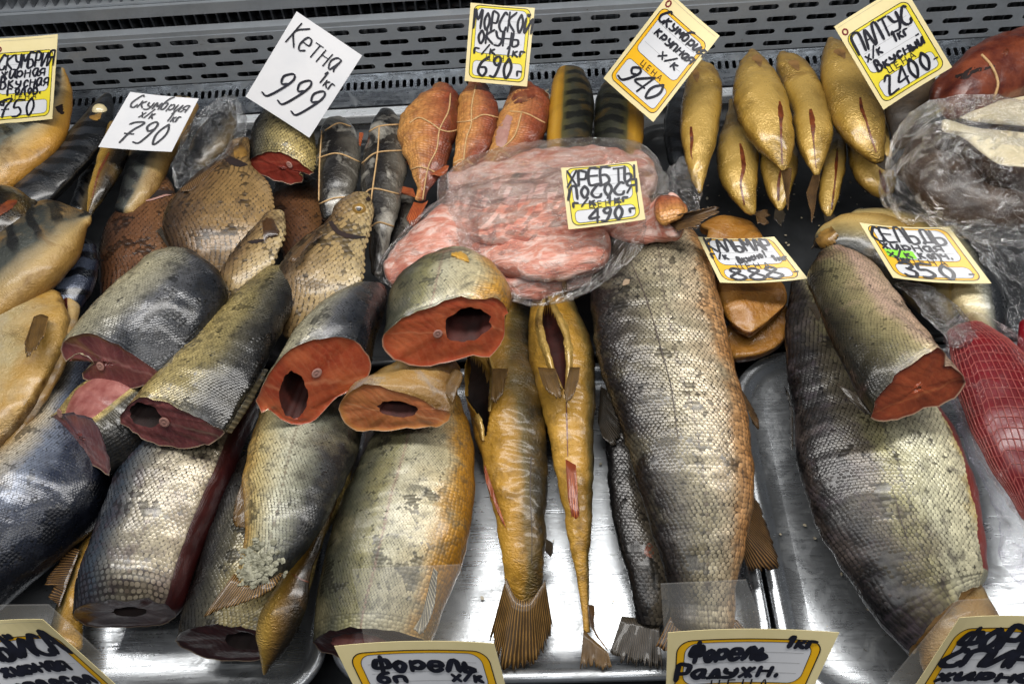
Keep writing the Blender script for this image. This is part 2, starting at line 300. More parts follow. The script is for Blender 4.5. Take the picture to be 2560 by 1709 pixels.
M['fillet'] = skin('smoked_fillet_skin', [(0, '5e3e16'), (.3, '94713a'), (.7, '9c7c48'), (1, '7c5a26')], None, .2, .2, (26, .7, '7e8084'), .42, .22, .0, .9, .6, rings=.4, blotch=(18, .55, 'b8a070'))
M['filletl'] = skin('smoked_side_skin', [(0, '6a6e76'), (.35, '8c8c88'), (.55, 'a8966c'), (.75, 'a5803c'), (.92, 'b08c4c'), (1, '5a3c16')], None, .3, .2, (40, .6, '7a5a28'), .34, .35, .08, .9, .55, rings=.9, blotch=(20, .55, 'b5a27a'))
M['halibut'] = plain('dried_halibut_skin', '4b3a24', '35291a', .5, .15, nscale=90, bump=.6)
M['redmeat'] = plain('cured_red_meat', '4c1c14', '7c3e26', .36, .4, nscale=45, bump=.9)
# meats
M['maroon'] = flesh('maroon_flesh', '5c2a2c', '844a46', 'a87a72', '421a1c')
M['orange'] = flesh('orange_flesh', '963a20', 'c2663c', 'd08a62', '9c3c1c')
M['orangepale'] = flesh('pale_orange_flesh', 'b0623a', 'c07848', 'd8a478', 'b07838')
M['red'] = flesh('red_flesh', '7c2a20', '8e3a2c', 'a85c48', '541c14')
M['brownorange'] = flesh('amber_flesh', '843a20', '984826', 'b06a40', '4c1c0c')
M['tanflesh'] = flesh('tan_flesh', '9a7440', 'b48a58', 'd0b088', 'c0b090')
M['darkred'] = flesh('dark_red_flesh', '321012', '431816', '663029', '220b0a')
M['cavity'] = plain('body_cavity', '2c0d08', '4a160a', .75, 0, nscale=50, bump=.6)
M['cavitydark'] = plain('dark_cavity', '120604', '220b06', .8, 0, nscale=50, bump=.5)
M['pinkcav'] = plain('pink_cavity', '7a3c38', 'a87068', .35, .3, nscale=50, bump=.6)
M['bone'] = plain('bone', '9c7268', 'ac8478', .35, .3, nscale=200, bump=.2)
M['slit'] = plain('belly_slit', '4a1c0a', '7a3a14', .35, .4, nscale=120, bump=.6)
M['fin_gold'] = finmat('golden_fin', '3c2a12', '94703a'); M['fin_dark'] = finmat('dark_fin', '16130f', '5c5142')
M['fin_brown'] = finmat('brown_fin', '2c1d12', '86643a'); M['fin_red'] = finmat('red_fin', '7a2a12', 'c9703a', 14); M['fin_pale'] = finmat('pale_fin', '6b675c', 'b0a78f', 12)
M['twine'] = plain('twine', 'b08a5c', 'c9a878', .7, nscale=300, bump=.6)
M['lat'] = plain('lateral_line', '2c2422', '4a3c36', .5); M['eye'] = plain('cloudy_eye', '9a7a3c', '6a4c20', .2, .6); M['eyewhite'] = plain('cooked_eye', 'd0bf90', 'e8dcb8', .2, .6); M['pupil'] = plain('pupil', '0a0806', '140f0a', .2, .6)
def meaty(name, a_, b_, c_, st_=(.45, 1.6, 1.6)):
    t = NT(name); ob = t.obj(); mp = t.n('Mapping', {'Vector': ob, 'Scale': st_}).outputs[0]
    n1 = t.noise(mp, 42, 6, .65, 1.2); n2 = t.noise(mp, 120, 5, .6, .6)
    col = t.ramp(n1, [(.30, lin(a_)), (.48, lin(b_)), (.60, lin(c_)), (.72, lin(b_))]); col = t.mix(t.mapr(n2, .55, .7, 0, .6), col, lin(c_))
    t.principled(Base_Color=col, Roughness=.36, Coat_Weight=.3, Coat_Roughness=.2, Normal=t.bump(t.math('ADD', n1, n2), .9, .003)); return t.m
M['pink'] = meaty('salmon_frame_meat', 'bc5a44', 'dc9680', 'f0d0c4'); M['pinkgrey'] = meaty('salmon_frame_grey', '3c3434', 'b48478', 'e0c4ba')
M['squid'] = meaty('smoked_squid', '3c1c08', '5c3412', '8a5a24', (.8, .8, .8)); M['squidin'] = meaty('squid_inside', '8a5a22', 'a06c2a', 'a8783a', (.7, .7, .7))
M['palehal'] = plain('pale_halibut_meat', 'e0d6b8', 'd2c4a0', .45, .2, nscale=40, bump=.3)
M['darkhal'] = plain('dark_halibut_skin', '2c2018', '43301f', .4, .3, nscale=60, bump=.6)
M['ham'] = plain('cured_ham', '5e020c', '780618', .3, .3, nscale=30, bump=.4)
M['net'] = plain('meat_net', '94433f', 'a8554e', .5, nscale=100)
M['film'] = film('clear_film', 'ffffff', .03, .75, 34, .10, (1, .6, 1.6)); M['filmgrey'] = film('grey_film', 'f2f4f6', .085, .9, 24, .12, (1.5, .6, 1)); M['filmtight'] = film('tight_film', 'ffffff', .035, .95, 100, .09, (.5, 1.6, 1.6))
M['filmvac'] = film('vacuum_film', 'fff4f6', .03, .45, 60, .06); M['filmthick'] = film('thick_film', 'f0ecff', .07, .6, 16, .07)
M['crumb'] = plain('scale_flake', 'c9c0a8', 'a89a7c', .4); M['collar'] = plain('pale_collar', 'a8a698', '8c8878', .4, .3, nscale=60, bump=.5); M['frostm'] = plain('salt_frost', 'a6a48e', '74725f', .5, nscale=120, bump=.6)
# ------------------------------------------------------------------ lofted bodies
NC = 44
class Body: pass
def sgnpow(v, e): return np.sign(v) * np.abs(v) ** e
def NCset(n):
    global NC
    NC = n
def loft(root, crop, st, mat, dors='L', tr=.6, e0='round', e1='round', sh0=0.0, sh1=0.0, wr=.0010, wf=45, nr=None, expo=2.0, name='body',
         flesh_sides=None, flat=.85, lump=0.0, ext=.5, tmax=.05, dz=0.0, crease=.0007, face=None):
    """st rows: (Lx, Ly, Rx, Ry, z[, thickness factor]) pixels of the two edges of a cross-section and the height of its axis"""
    P = []
    for r in st:
        z = r[4] + dz; L = atz(px(crop, r[0], r[1]), z); R = atz(px(crop, r[2], r[3]), z)
        P.append(np.concatenate([L, R, [r[5] if len(r) > 5 else 1.0]]))
    P = np.array(P); cen = (P[:, :3] + P[:, 3:6]) / 2; length = np.linalg.norm(np.diff(cen, axis=0), axis=1).sum()
    if nr is None: nr = int(min(110, max(28, length / .0045)))
    Q = catmull(P, nr); L, R, kf = Q[:, :3], Q[:, 3:6], Q[:, 6]
    c = (L + R) / 2; a = (R - L) / 2; T = np.gradient(c, axis=0); T /= np.linalg.norm(T, axis=1)[:, None]
    for _ in range(2): T[1:-1] = (T[:-2] + T[1:-1] + T[2:]) / 3; T /= np.linalg.norm(T, axis=1)[:, None]
    n = np.cross(a, T); n /= np.linalg.norm(n, axis=1)[:, None] + 1e-12; n *= np.where(n[:, 2:3] < 0, -1, 1)
    hw = np.linalg.norm(a, axis=1); t = np.minimum(hw * tr, tmax) * kf
    s = np.linspace(0, 1, nr); sh = sh0 * np.clip(1 - s / .6, 0, 1) - sh1 * np.clip(1 - (1 - s) / .6, 0, 1)
    C_, A_, N_, T_, t_, S_, ss = list(c), list(a), list(n), list(T), list(t), list(sh), list(s)
    def extend(front):
        i = 0 if front else -1; e = ext * min(hw[i], .05); d = -1 if front else 1; rows = []
        for ph in (18, 36, 52, 66, 78, 86):
            f = math.radians(ph); k = math.cos(f); rows.append((c[i] + T[i] * d * e * math.sin(f), a[i] * k, n[i], T[i], t[i] * k, sh[i], s[i]))
        for r in rows:
            for lst, v in zip((C_, A_, N_, T_, t_, S_, ss), r): lst.insert(0, v) if front else lst.append(v)
    if e0 == 'round': extend(True)
    if e1 == 'round': extend(False)
    C_, A_, N_, T_ = map(np.array, (C_, A_, N_, T_)); t_, S_, ss = map(np.array, (t_, S_, ss)); NR = len(C_)
    th = np.arange(NC) * 2 * math.pi / NC; cx = sgnpow(np.cos(th), 2 / expo); sy = sgnpow(np.sin(th), 2 / expo); sy = np.where(sy < 0, sy * flat, sy)
    V = C_[:, None, :] + A_[:, None, :] * cx[None, :, None] + N_[:, None, :] * (t_[:, None] * sy[None, :])[..., None] + T_[:, None, :] * ((S_ * t_)[:, None] * sy[None, :])[..., None]
    isfilm = mat.name.endswith('film')
    if face:  # traced outline of the first cut, blended into the body behind it
        fp = [px(crop, *p) for p in face]; pn = nrm(np.cross(A_[0], N_[0] + T_[0] * S_[0])); up_ = N_[0] + T_[0] * S_[0]
        pw = np.array([onplane(p, C_[0], pn) for p in fp]); lx = (pw - C_[0]) @ A_[0] / (A_[0] @ A_[0]); ly = (pw - C_[0]) @ up_ / (up_ @ up_) / t_[0]
        ar = np.sum(lx * np.roll(ly, -1) - ly * np.roll(lx, -1))
        if ar < 0: pw, lx, ly = pw[::-1], lx[::-1], ly[::-1]
        sp_ = int(np.argmax(lx)); pw = np.roll(pw, -sp_, axis=0); pw = np.vstack([pw, pw[:1]]); sl = np.concatenate([[0], np.cumsum(np.linalg.norm(np.diff(pw, axis=0), axis=1))])
        el = np.linalg.norm(np.diff(np.vstack([V[0], V[0][:1]]), axis=0), axis=1); ec = np.concatenate([[0], np.cumsum(el)])[:-1] / el.sum() * sl[-1]
        tgt = np.stack([np.interp(ec, sl, pw[:, k]) for k in range(3)], axis=1); dlt = tgt - V[0]
        for i in range(NR): V[i] += dlt * max(0.0, 1 - ss[i] / .55) ** 1.5
    if wr or lump:
        rad = V - C_[:, None, :]; rad /= np.linalg.norm(rad, axis=2)[..., None] + 1e-9; sd = random.random() * 50
        for i in range(NR):
            k = min(1.0, np.linalg.norm(A_[i]) / .008)
            for j in range(NC):
                p = Vector(V[i, j]) ; q = p * wf + Vector((sd, sd, sd))
                d = (mnoise.noise(q) + .5 * mnoise.noise(q * 2.3)) * wr * k
                if lump: d += mnoise.noise(p * 14 + Vector((sd, 0, sd))) * lump * k
                if isfilm: d += (abs(mnoise.noise(p * 75 + Vector((sd, 0, 0)))) + .6 * abs(mnoise.noise(p * 170 + Vector((0, sd, 0))))) * .0030
                d += mnoise.noise(Vector((i * .42 + sd, 1.6 * cx[j], 1.6 * sy[j] + sd))) * crease * k
                V[i, j] += rad[i, j] * d
        for e, row, dr in ((e0, 0, 1), (e1, NR - 1, -1)):
            if e != 'cut': continue
            for j in range(NC):
                q = Vector((4 * cx[j] + sd, 4 * sy[j], sd)); g = mnoise.noise(q) * .0022 + mnoise.noise(q * 3.1) * .0012
                V[row, j] += T_[row] * g + rad[row, j] * mnoise.noise(q * 1.7) * .0012; V[row + dr, j] += T_[row] * g * .5
    arc = np.concatenate([[0], np.cumsum(np.linalg.norm(np.diff(C_, axis=0), axis=1))]); mr = (hw.mean() + t.mean()) / 2
    thd = {'L': math.pi, 'R': 0.0, 'D': 1.5 * math.pi, 'U': .5 * math.pi}[dors] if isinstance(dors, str) else math.radians(dors)
    uv = np.zeros((NR, NC, 2)); uv[..., 0] = arc[:, None]; uv[..., 1] = (th * mr)[None, :] + .3
    bd = np.zeros((NR, NC, 2)); bd[..., 0] = ss[:, None]; bd[..., 1] = (.5 + .5 * np.cos(th - thd))[None, :]
    F = grid_faces(NR, NC); verts = V.reshape(-1, 3); VV = list(verts); UV = list(uv.reshape(-1, 2)); BD = list(bd.reshape(-1, 2))
    mi = np.zeros(len(F), int); mats = [mat]
    if flesh_sides:
        for (a0, a1, m2, s0, s1) in flesh_sides:
            if m2 not in mats: mats.append(m2)
            k = mats.index(m2)
            for fi in range(len(F)):
                i, j = divmod(fi, NC); ang = (math.degrees(th[j]) + 180) % 360 - 180
                if a0 <= ang < a1 and s0 <= ss[i] <= s1: mi[fi] = k
        for (a0, a1, m2, s0, s1) in flesh_sides:
            for j in range(NC):
                ang = (math.degrees(th[j]) + 180) % 360 - 180
                if a0 <= ang <= a1:
                    for i in range(NR): BD[i * NC + j] = (arc[i] * 8 - 1, (ang - (a0 + a1) / 2) / 90); UV[i * NC + j] = (.5, j / NC)
    mi = list(mi)
    for e, row in ((e0, 0), (e1, NR - 1)):
        if e == 'cut': continue
        VV.append(V[row].mean(axis=0)); k = len(VV) - 1; UV.append(uv[row].mean(axis=0)); BD.append((ss[row], .5))
        for j in range(NC):
            q = (j + 1) % NC; F.append((row * NC + q, row * NC + j, k) if row == 0 else (row * NC + j, row * NC + q, k)); mi.append(0)
    b = Body(); b.root = root; b.V = V; b.C, b.A, b.N, b.T, b.t, b.S = C_, A_, N_, T_, t_, S_; b.uv, b.bd, b.arc = uv, bd, arc
    b.obj = mesh(name, VV, F, mats, root, UV, BD, mi); b.mat = mat; b.th = th; b.cx, b.sy = cx, sy; b.mr = mr
    b.bvh = BVHTree.FromPolygons([Vector(v) for v in VV], F)
    if mat.name.endswith('film'): b.obj.data.polygons.foreach_set('use_smooth', np.zeros(len(b.obj.data.polygons), dtype=bool))
    return b
def cap(b, end, fmat, hole=None, cav=None, bone=None, depth=.035, rough=.0006, name='cut_face', notch=None):
    """flat cut of a body with an optional belly hole (x, y, rx, ry, rot) in face units and a backbone disc"""
    i = 0 if end == 0 else len(b.C) - 1; d = 1 if end == 0 else -1
    c, a, n, T, t, sh = b.C[i], b.A[i], b.N[i], b.T[i], b.t[i], b.S[i]
    def at(X, Y): return c + a * X + n * t * Y + T * sh * t * Y
    ring = b.V[i]; th = b.th; up_ = n + T * sh; X0 = (ring - c) @ a / (a @ a); Y0 = (ring - c) @ up_ / (up_ @ up_) / t; FR = []
    if hole:
        hx, hy, rx, ry, rot = hole; ro = math.radians(rot)
        wob = np.array([1 + .16 * mnoise.noise(Vector((3 * math.cos(q) + hx * 9, 3 * math.sin(q), hy * 7))) for q in th])
        ex, ey = rx * np.cos(th - ro) * wob, ry * np.sin(th - ro) * wob; HX = hx + ex * math.cos(ro) - ey * math.sin(ro); HY = hy + ex * math.sin(ro) + ey * math.cos(ro)
    else: HX = np.full(NC, X0.mean()); HY = np.full(NC, Y0.mean())
    VV, BD, F = [], [], []; fr = (0, .06, .2, .4, .6, .8, 1.0) if hole else (0, .05, .2, .4, .6, .8, .94)
    inn = (0, .0012, .0016, .0014, .001, .001, .0012 if hole else .001)
    for k, f in enumerate(fr):
        for j in range(NC):
            X, Y = X0[j] * (1 - f) + HX[j] * f, Y0[j] * (1 - f) + HY[j] * f
            p = ring[j] if k == 0 else at(X, Y) + T * d * inn[k] + (ring[j] - at(X0[j], Y0[j])) * (1 - f)
            if 0 < k: p = p + T * d * rough * mnoise.noise(Vector(p) * 180)
            VV.append(p); BD.append((X, Y)); FR.append((f, j / NC))
    F = grid_faces(len(fr), NC)
    if end == 0: F = [q[::-1] for q in F]
    if not hole:
        VV.append(at(X0.mean(), Y0.mean()) + T * d * .001); BD.append((0, 0)); FR.append((1, 0)); k = len(VV) - 1; o = (len(fr) - 1) * NC
        F += [(o + j, o + (j + 1) % NC, k) for j in range(NC)]
    fo = mesh(name, VV, F, fmat, b.root, FR, BD)
    if hole:
        CV = []; base = np.array(VV[-NC:]); hc = base.mean(axis=0); steps = (0, .12, .35, .65, 1.0)
        for q in steps: CV += [hc + (p - hc) * (1 - .35 * q) + T * d * depth * q for p in base]
        CF = grid_faces(len(steps), NC); CV.append(np.mean(CV[-NC:], axis=0)); k = len(CV) - 1; o = (len(steps) - 1) * NC
        CF += [(o + j, o + (j + 1) % NC, k) for j in range(NC)]
        mesh('cavity', CV, CF, cav or M['cavity'], fo)
    if bone:
        bx, by, br = bone; p0 = at(bx, by) - T * d * .0002; e1, e2 = nrm(a), nrm(n + T * sh); CV = []; CF = []
        prof = ((0, .0006), (.3, .0005), (.45, .0001), (.62, .0007), (.85, .0006), (1.0, .0)); br = br * .72
        for r, h in prof:
            for j in range(14):
                q = 2 * math.pi * j / 14; CV.append(p0 + br * r * (e1 * math.cos(q) + e2 * math.sin(q)) - T * d * h)
        mesh('backbone', CV, grid_faces(len(prof), 14), M['bone'], fo)
    return fo
def scales(b, size, a0=-25, a1=205, skip=0.0, tail=1, s0=0.0, s1=1.0, lift=1.0, prob=.985, bare=.46, gap=.93):
    """overlapping scales laid on the skin as real plates; the skin between them is dark"""
    at_ = b.obj.data.attributes.new('plate', 'FLOAT', 'POINT'); pv = np.zeros((len(b.arc), NC), dtype=np.float32); ag = np.degrees(b.th)
    on = np.array([(a0 <= x <= a1) or (a0 <= x - 360 <= a1) for x in ag]); sr = b.bd[:, 0, 0]; rw = (sr >= s0) & (sr <= s1); pv[np.ix_(rw, on)] = -1.0
    full = np.zeros(len(b.obj.data.vertices), dtype=np.float32); full[:pv.size] = pv.ravel(); at_.data.foreach_set('value', full)
    arc = b.arc; rows = int((arc[-1]) / (size * .66)); th = b.th; nA = 150
    Vn, Uv, Bd, Rn = [], [], [], []; ang = np.radians(np.linspace(a0, a1, nA)); fj = (ang % (2 * math.pi)) / (2 * math.pi) * NC
    j0 = np.floor(fj).astype(int) % NC; j1 = (j0 + 1) % NC; wj = (fj - np.floor(fj))[:, None]
    def rowpts(u):
        i = min(max(np.searchsorted(arc, u) - 1, 0), len(arc) - 2); w = (u - arc[i]) / (arc[i + 1] - arc[i] + 1e-9)
        g = b.V[i] * (1 - w) + b.V[i + 1] * w; return g[j0] * (1 - wj) + g[j1] * wj, b.bd[i, 0, 0] * (1 - w) + b.bd[i + 1, 0, 0] * w
    shape = np.array([(.05, 0, .13), (-.46, -.28, .0), (-.06, -.47, .03), (.32, -.35, .08), (.47, 0, .10), (.32, .35, .08), (-.06, .47, .03), (-.46, .28, .0)])
    shape[:, 2] *= lift
    F = []; k0 = 0; tris = [(0, q, q % 7 + 1) for q in range(1, 8)]
    for r in range(rows):
        u = arc[-1] * (r + .5) / rows
        P, s = rowpts(u); P2, _ = rowpts(min(u + size * .5, arc[-1] - 1e-5)); P1, _ = rowpts(max(u - size * .5, 1e-5))
        if not (s0 <= s <= s1): continue
        cum = np.concatenate([[0], np.cumsum(np.linalg.norm(np.diff(P, axis=0), axis=1))])
        q = np.arange((r % 2) * size * .5, cum[-1], size * .98)
        if len(q) < 2: continue
        q = q + RNG.normal(0, size * .06, len(q))
        if True:
            cc_ = np.stack([np.interp(q, cum, P[:, k]) for k in range(3)], axis=1)
            keep = np.array([mnoise.noise(Vector(x) * 38) + .5 * mnoise.noise(Vector(x) * 110) for x in cc_]); q = q[(RNG.random(len(q)) < prob) & (keep < bare + RNG.normal(0, .08, len(q)))]
        if len(q) < 2: continue
        I = lambda X: np.stack([np.interp(q, cum, X[:, k]) for k in range(3)], axis=1)
        c = I(P); tx = I(P2) - I(P1); tx /= np.linalg.norm(tx, axis=1)[:, None] + 1e-12; tx *= tail
        dP = np.gradient(P, axis=0); ty = I(dP); ty /= np.linalg.norm(ty, axis=1)[:, None] + 1e-12
        nn = np.cross(tx, ty); nn /= np.linalg.norm(nn, axis=1)[:, None] + 1e-12
        cen = b.C[min(len(b.C) - 1, int(s * (len(b.C) - 1)))]; sg = np.sign(((c - cen) * nn).sum(axis=1)); sg[sg == 0] = 1; nn *= sg[:, None]
        nn += RNG.normal(0, .06, nn.shape); sz = size * RNG.normal(gap, .07, len(q))
        A = np.interp(q, cum, ang)
        dv = b.bd[0, :, 1]; thd_ = np.interp(A % (2 * math.pi), np.append(th, 2 * math.pi), np.append(dv, dv[0]))
        vv = c[:, None, :] + (tx[:, None, :] * shape[None, :, 0:1] + ty[:, None, :] * shape[None, :, 1:2] + nn[:, None, :] * (shape[None, :, 2:3] + .03)) * sz[:, None, None]
        m = len(q); Vn.append(vv.reshape(-1, 3)); Uv.append(np.repeat(np.stack([np.full(m, u), A * b.mr + .3], 1), 8, axis=0)); Bd.append(np.repeat(np.stack([np.full(m, s), thd_], 1), 8, axis=0))
        Rn.append(np.repeat(RNG.uniform(-.5, .5, m), 8))
        for z in range(m): F += [(k0 + x, k0 + y, k0 + w_) for x, y, w_ in tris]; k0 += 8
    return mesh('scales', np.vstack(Vn), F, b.scale_mat if hasattr(b, 'scale_mat') else b.mat, b.obj, np.vstack(Uv), np.vstack(Bd), rnd=np.concatenate(Rn), smooth=True, kind='stuff', plate=1.0)
def hit(b, p, lift=.0006):
    d = ray(p); h = b.bvh.ray_cast(Vector(CAMP), Vector(d))
    if h[0] is None:
        return None
    return np.array(h[0]) - d * lift
def drape(b, crop, pts, n=24, lift=.0006):
    Q = catmull([px(crop, *p[:2]) for p in pts], n); out = []; last = None
    for q in Q:
        h = hit(b, q, lift)
        if h is None: continue
        out.append(h)
    return out
def ribbon(b, crop, pts, mat, name='slit', n=22, lift=.0004, raise_=.0, nc=5, parent=None):
    """pts: (x, y, half width) in pixels, laid on the body; raise_ lifts (or with a minus sinks) its middle"""
    w_ = np.array([(*px(crop, p[0], p[1]), p[2] / (1 if crop == 'S' else (2.7314 if crop != 'D' else .9176))) for p in pts]); Q = catmull(w_, n); V = []; rows = 0
    for i, q in enumerate(Q):
        tg = nrm(Q[min(i + 1, n - 1)][:2] - Q[max(i - 1, 0)][:2]); pr = np.array([-tg[1], tg[0]]); row = []
        for k in range(nc):
            f = k / (nc - 1) * 2 - 1; jit = 1 + .35 * mnoise.noise(Vector((i * .6, f * 3, q[0])))
            h = hit(b, q[:2] + pr * f * q[2] * jit, lift + raise_ * (1 - f * f))
            if h is None: row = None; break
            row.append(h)
        if row: V += row; rows += 1
    if rows < 2: return None
    return mesh(name, V, grid_faces(rows, nc, False), mat, parent or b.root)
def dent(b, crop, pts, depth, mat, nrings=None):
    """press a lens-shaped opening into the upper side of a body and line it"""
    w_ = np.array([(*px(crop, p[0], p[1]), p[2] / (2.7314 if crop not in 'SD' else (1 if crop == 'S' else .9176))) for p in pts]); Q = catmull(w_, 80)
    me = b.obj.data; off = np.array(b.root.location); nv = b.V.shape[0] * NC; inside = np.zeros(len(me.vertices))
    for k in range(nv):
        i, j = divmod(k, NC)
        if b.sy[j] < -.05: continue
        P = b.V[i, j]; d = P - CAMP; zc = np.dot(d, f0); q = np.array([np.dot(d, rr) / zc * FPX + W / 2, H_ / 2 - np.dot(d, uu) / zc * FPX])
        dd = np.linalg.norm(Q[:, :2] - q, axis=1); m = np.argmin(dd); f = dd[m] / max(Q[m, 2], .5)
        if f < 1.15: inside[k] = max(0.0, 1 - (f / 1.15) ** 3)
    for k in np.nonzero(inside)[0]: i = k // NC; b.V[i, k % NC] -= b.N[i] * depth * inside[k]; me.vertices[int(k)].co = Vector(b.V[i, k % NC] - off)
    me.materials.append(mat); mi_ = len(me.materials) - 1
    for p in me.polygons:
        if sum(inside[v] > .22 for v in p.vertices) >= 3: p.material_index = mi_
    me.update(); b.bvh = BVHTree.FromPolygons([v.co + Vector(off) for v in me.vertices], [tuple(p.vertices) for p in me.polygons])
def twine(b, crop, lines, r=.0009, name='twine'):
    VV, FF = [], []
    for ln in lines:
        P = drape(b, crop, ln, 30, r * .7)
        if len(P) < 3: continue
        V, F = tube(P, r, 6); o = len(VV); VV += V; FF += [tuple(i + o for i in f) for f in F]
    if VV: return mesh(name, VV, FF, M['twine'], b.root)
def fin(root, crop, base, tip, zb, zt, mat, nu=30, nv=7, name='fin', rag=.12, ridge=.0007, thick=.0007, curl=0.0):
    B = catmull([(*px(crop, *p), 0) for p in base], nu); Tp = catmull([(*px(crop, *p), 0) for p in tip], nu); V, UV = [], []
    for j in range(nv):
        f = j / (nv - 1)
        for i in range(nu):
            g = f * (1 - rag * abs(mnoise.noise(Vector((i * .9, j * .1, B[0][0])))) * (f ** 2) * 2)
            p = B[i][:2] * (1 - g) + Tp[i][:2] * g
            z = zb * (1 - g) + zt * g + (ridge if i % 2 else -ridge) * (.25 + .5 * f) * (.6 + .8 * mnoise.noise(Vector((i * 1.7, B[0][1], 0)))) + .0022 * f * mnoise.noise(Vector((i * .23, f * 2, B[0][0] * .1))) + curl * math.sin(math.pi * f)
            V.append(atz(p, z)); UV.append((i / (nu - 1), f))
    o = mesh(name, V, grid_faces(nv, nu, False), mat, root, UV, UV)
    md = o.modifiers.new('thickness', 'SOLIDIFY'); md.thickness = thick; md.offset = 0
    return o
def eyeball(b, crop, x, y, r, parent=None, cloudy=True):
    p = hit(b, px(crop, x, y), 0.0)
    if p is None: return
    n_ = -ray(px(crop, x, y)); n_ = nrm(n_ + np.array([0, 0, .4])); e1 = nrm(np.cross(n_, [0, .3, 1])); e2 = np.cross(n_, e1); V = []
    prof = ((0, .45), (.35, .43), (.6, .34), (.85, .15), (1, -.1))
    for q, h in prof:
        for k in range(16): a_ = 2 * math.pi * k / 16; V.append(p + r * q * (e1 * math.cos(a_) + e2 * math.sin(a_)) + n_ * r * h)
    F = grid_faces(len(prof), 16); mi = [1 if i < 16 else 0 for i in range(len(F))] if not cloudy else [0] * len(F)
    return mesh('eye', V, F, [M['eyewhite'] if cloudy else M['eye'], M['pupil']], b.root, mi=mi)
def fish(name, label, cat, crop, st, mat, group=None, **k):
    z = min(r[4] for r in st); cxy = atz(px(crop, np.mean([(r[0] + r[2]) / 2 for r in st]), np.mean([(r[1] + r[3]) / 2 for r in st])), np.mean([r[4] for r in st]))
    root = empty(name, (cxy[0], cxy[1], max(0, z - .03)), label, cat, group); return loft(root, crop, st, mat, **k)
def slab(root, crop, poly, z, thick, mtop, mside, name='slab', dome=.004, nring=5, n=48, warp=.003, zs=None):
    """a slab whose upper outline is given in pixels"""
    Q = catmull([(*px(crop, *p), zs[i] if zs else z) for i, p in enumerate(list(poly) + [poly[0]])], n + 1)[:-1]
    top = np.array([atz(q[:2], q[2]) for q in Q]); cen = top.mean(axis=0); V, F, mi = [], [], []
    fr = (1.0, .96, .8, .55, .28)
    for k, f in enumerate(fr):
        for p in top:
            q = cen + (p - cen) * f; q = q + np.array([0, 0, dome * (1 - f * f) + (0 if k else -.0012) + warp * mnoise.noise(Vector(q) * 30) * (f < 1)]); V.append(q)
    V.append(cen + np.array([0, 0, dome])); ci = len(V) - 1
    F = grid_faces(len(fr), n); mi = [0] * len(F); o = (len(fr) - 1) * n
    F += [(o + j, o + (j + 1) % n, ci) for j in range(n)]; mi += [0] * n
    b0 = len(V)
    for zz, k in ((-.35, 1.012), (-.7, 1.005), (-1.0, .96)): V += [cen + (p - cen) * k + np.array([0, 0, thick * zz]) + .002 * mnoise.noise(Vector(p) * 60) for p in top]
    for j in range(n): F.append(((j + 1) % n, j, b0 + j, b0 + (j + 1) % n)); mi.append(1)
    g = [f[::-1] for f in grid_faces(3, n, True, b0)]; F += g; mi += [1] * len(g)
    return mesh(name, V, F, [mtop, mside], root, mi=mi)
# ------------------------------------------------------------------ the counter
def box(V, F, x0, x1, y0, y1, z0, z1):
    o = len(V); V += [(x, y, z) for z in (z0, z1) for y in (y0, y1) for x in (x0, x1)]
    F += [tuple(o + i for i in q) for q in ((0, 2, 3, 1), (4, 5, 7, 6), (0, 1, 5, 4), (2, 6, 7, 3), (0, 4, 6, 2), (1, 3, 7, 5))]
XL, XR = -1.25, 1.05
V, F = [], []; box(V, F, XL, XR, -.1, 1.25, -.06, -.03)
tag(mesh('counter_deck', V, F, M['deck'], smooth=False), 'dark steel deck under the trays', 'deck', kind='structure')
YL = aty(px('b', 550, 705), 1.0)  # direction only
RAILZ = .045; pr_ = atz(px('b', 400, 735), RAILZ); Y0 = pr_[1]
def slots(nx, nz, pitch, rowh, sl, sh_, place, stag=True, x0=XL, n=5):
    """sheet pierced with rounded slots; place(u, v) puts a sheet point in space"""
    V, F = [], []; R = sh_ / 2
    for r in range(nz):
        off = (r % 2) * pitch / 2 if stag else 0
        for c in range(nx):
            u0, v0 = c * pitch + off, r * rowh; o = len(V); cx_, cy_ = u0 + pitch / 2, v0 + rowh / 2; inner = []
            for k in range(n + 1): a_ = -math.pi / 2 + math.pi * k / n; inner.append((cx_ + sl / 2 - R + R * math.cos(a_), cy_ + R * math.sin(a_)))
            for k in range(n + 1): a_ = math.pi / 2 + math.pi * k / n; inner.append((cx_ - sl / 2 + R + R * math.cos(a_), cy_ + R * math.sin(a_)))
            m = len(inner); outer = []
            for (x, y) in inner:
                dx, dy = x - cx_, y - cy_; q = min(pitch / 2 / (abs(dx) + 1e-9), rowh / 2 / (abs(dy) + 1e-9)); outer.append((cx_ + dx * q, cy_ + dy * q))
            # make the outer ring a true rectangle
            outer = []
            for k in range(n + 1): f = k / n; outer.append((u0 + pitch, v0 + rowh * f))
            for k in range(n + 1): f = k / n; outer.append((u0, v0 + rowh * (1 - f)))
            for p in inner + outer: V.append(place(*p))
            for k in range(m): q = (k + 1) % m; F.append((o + k, o + q, o + m + q, o + m + k))
    return V, F
tilt = .10; ZP = RAILZ + .012; YP = Y0 + .052; PH = .0155; NRW = 4; MG = .006
pl = lambda u, v: (XL + u, YP + v * tilt, ZP + MG + v)
V, F = slots(50, NRW, .0475, PH, .036, .0068, pl)
o = len(V); V += [pl(0, -MG), pl(2.4, -MG), pl(2.4, 0), pl(0, 0), pl(0, NRW * PH), pl(2.4, NRW * PH), pl(2.4, NRW * PH + MG), pl(0, NRW * PH + MG)]; F += [(o, o + 1, o + 2, o + 3), (o + 4, o + 5, o + 6, o + 7)]
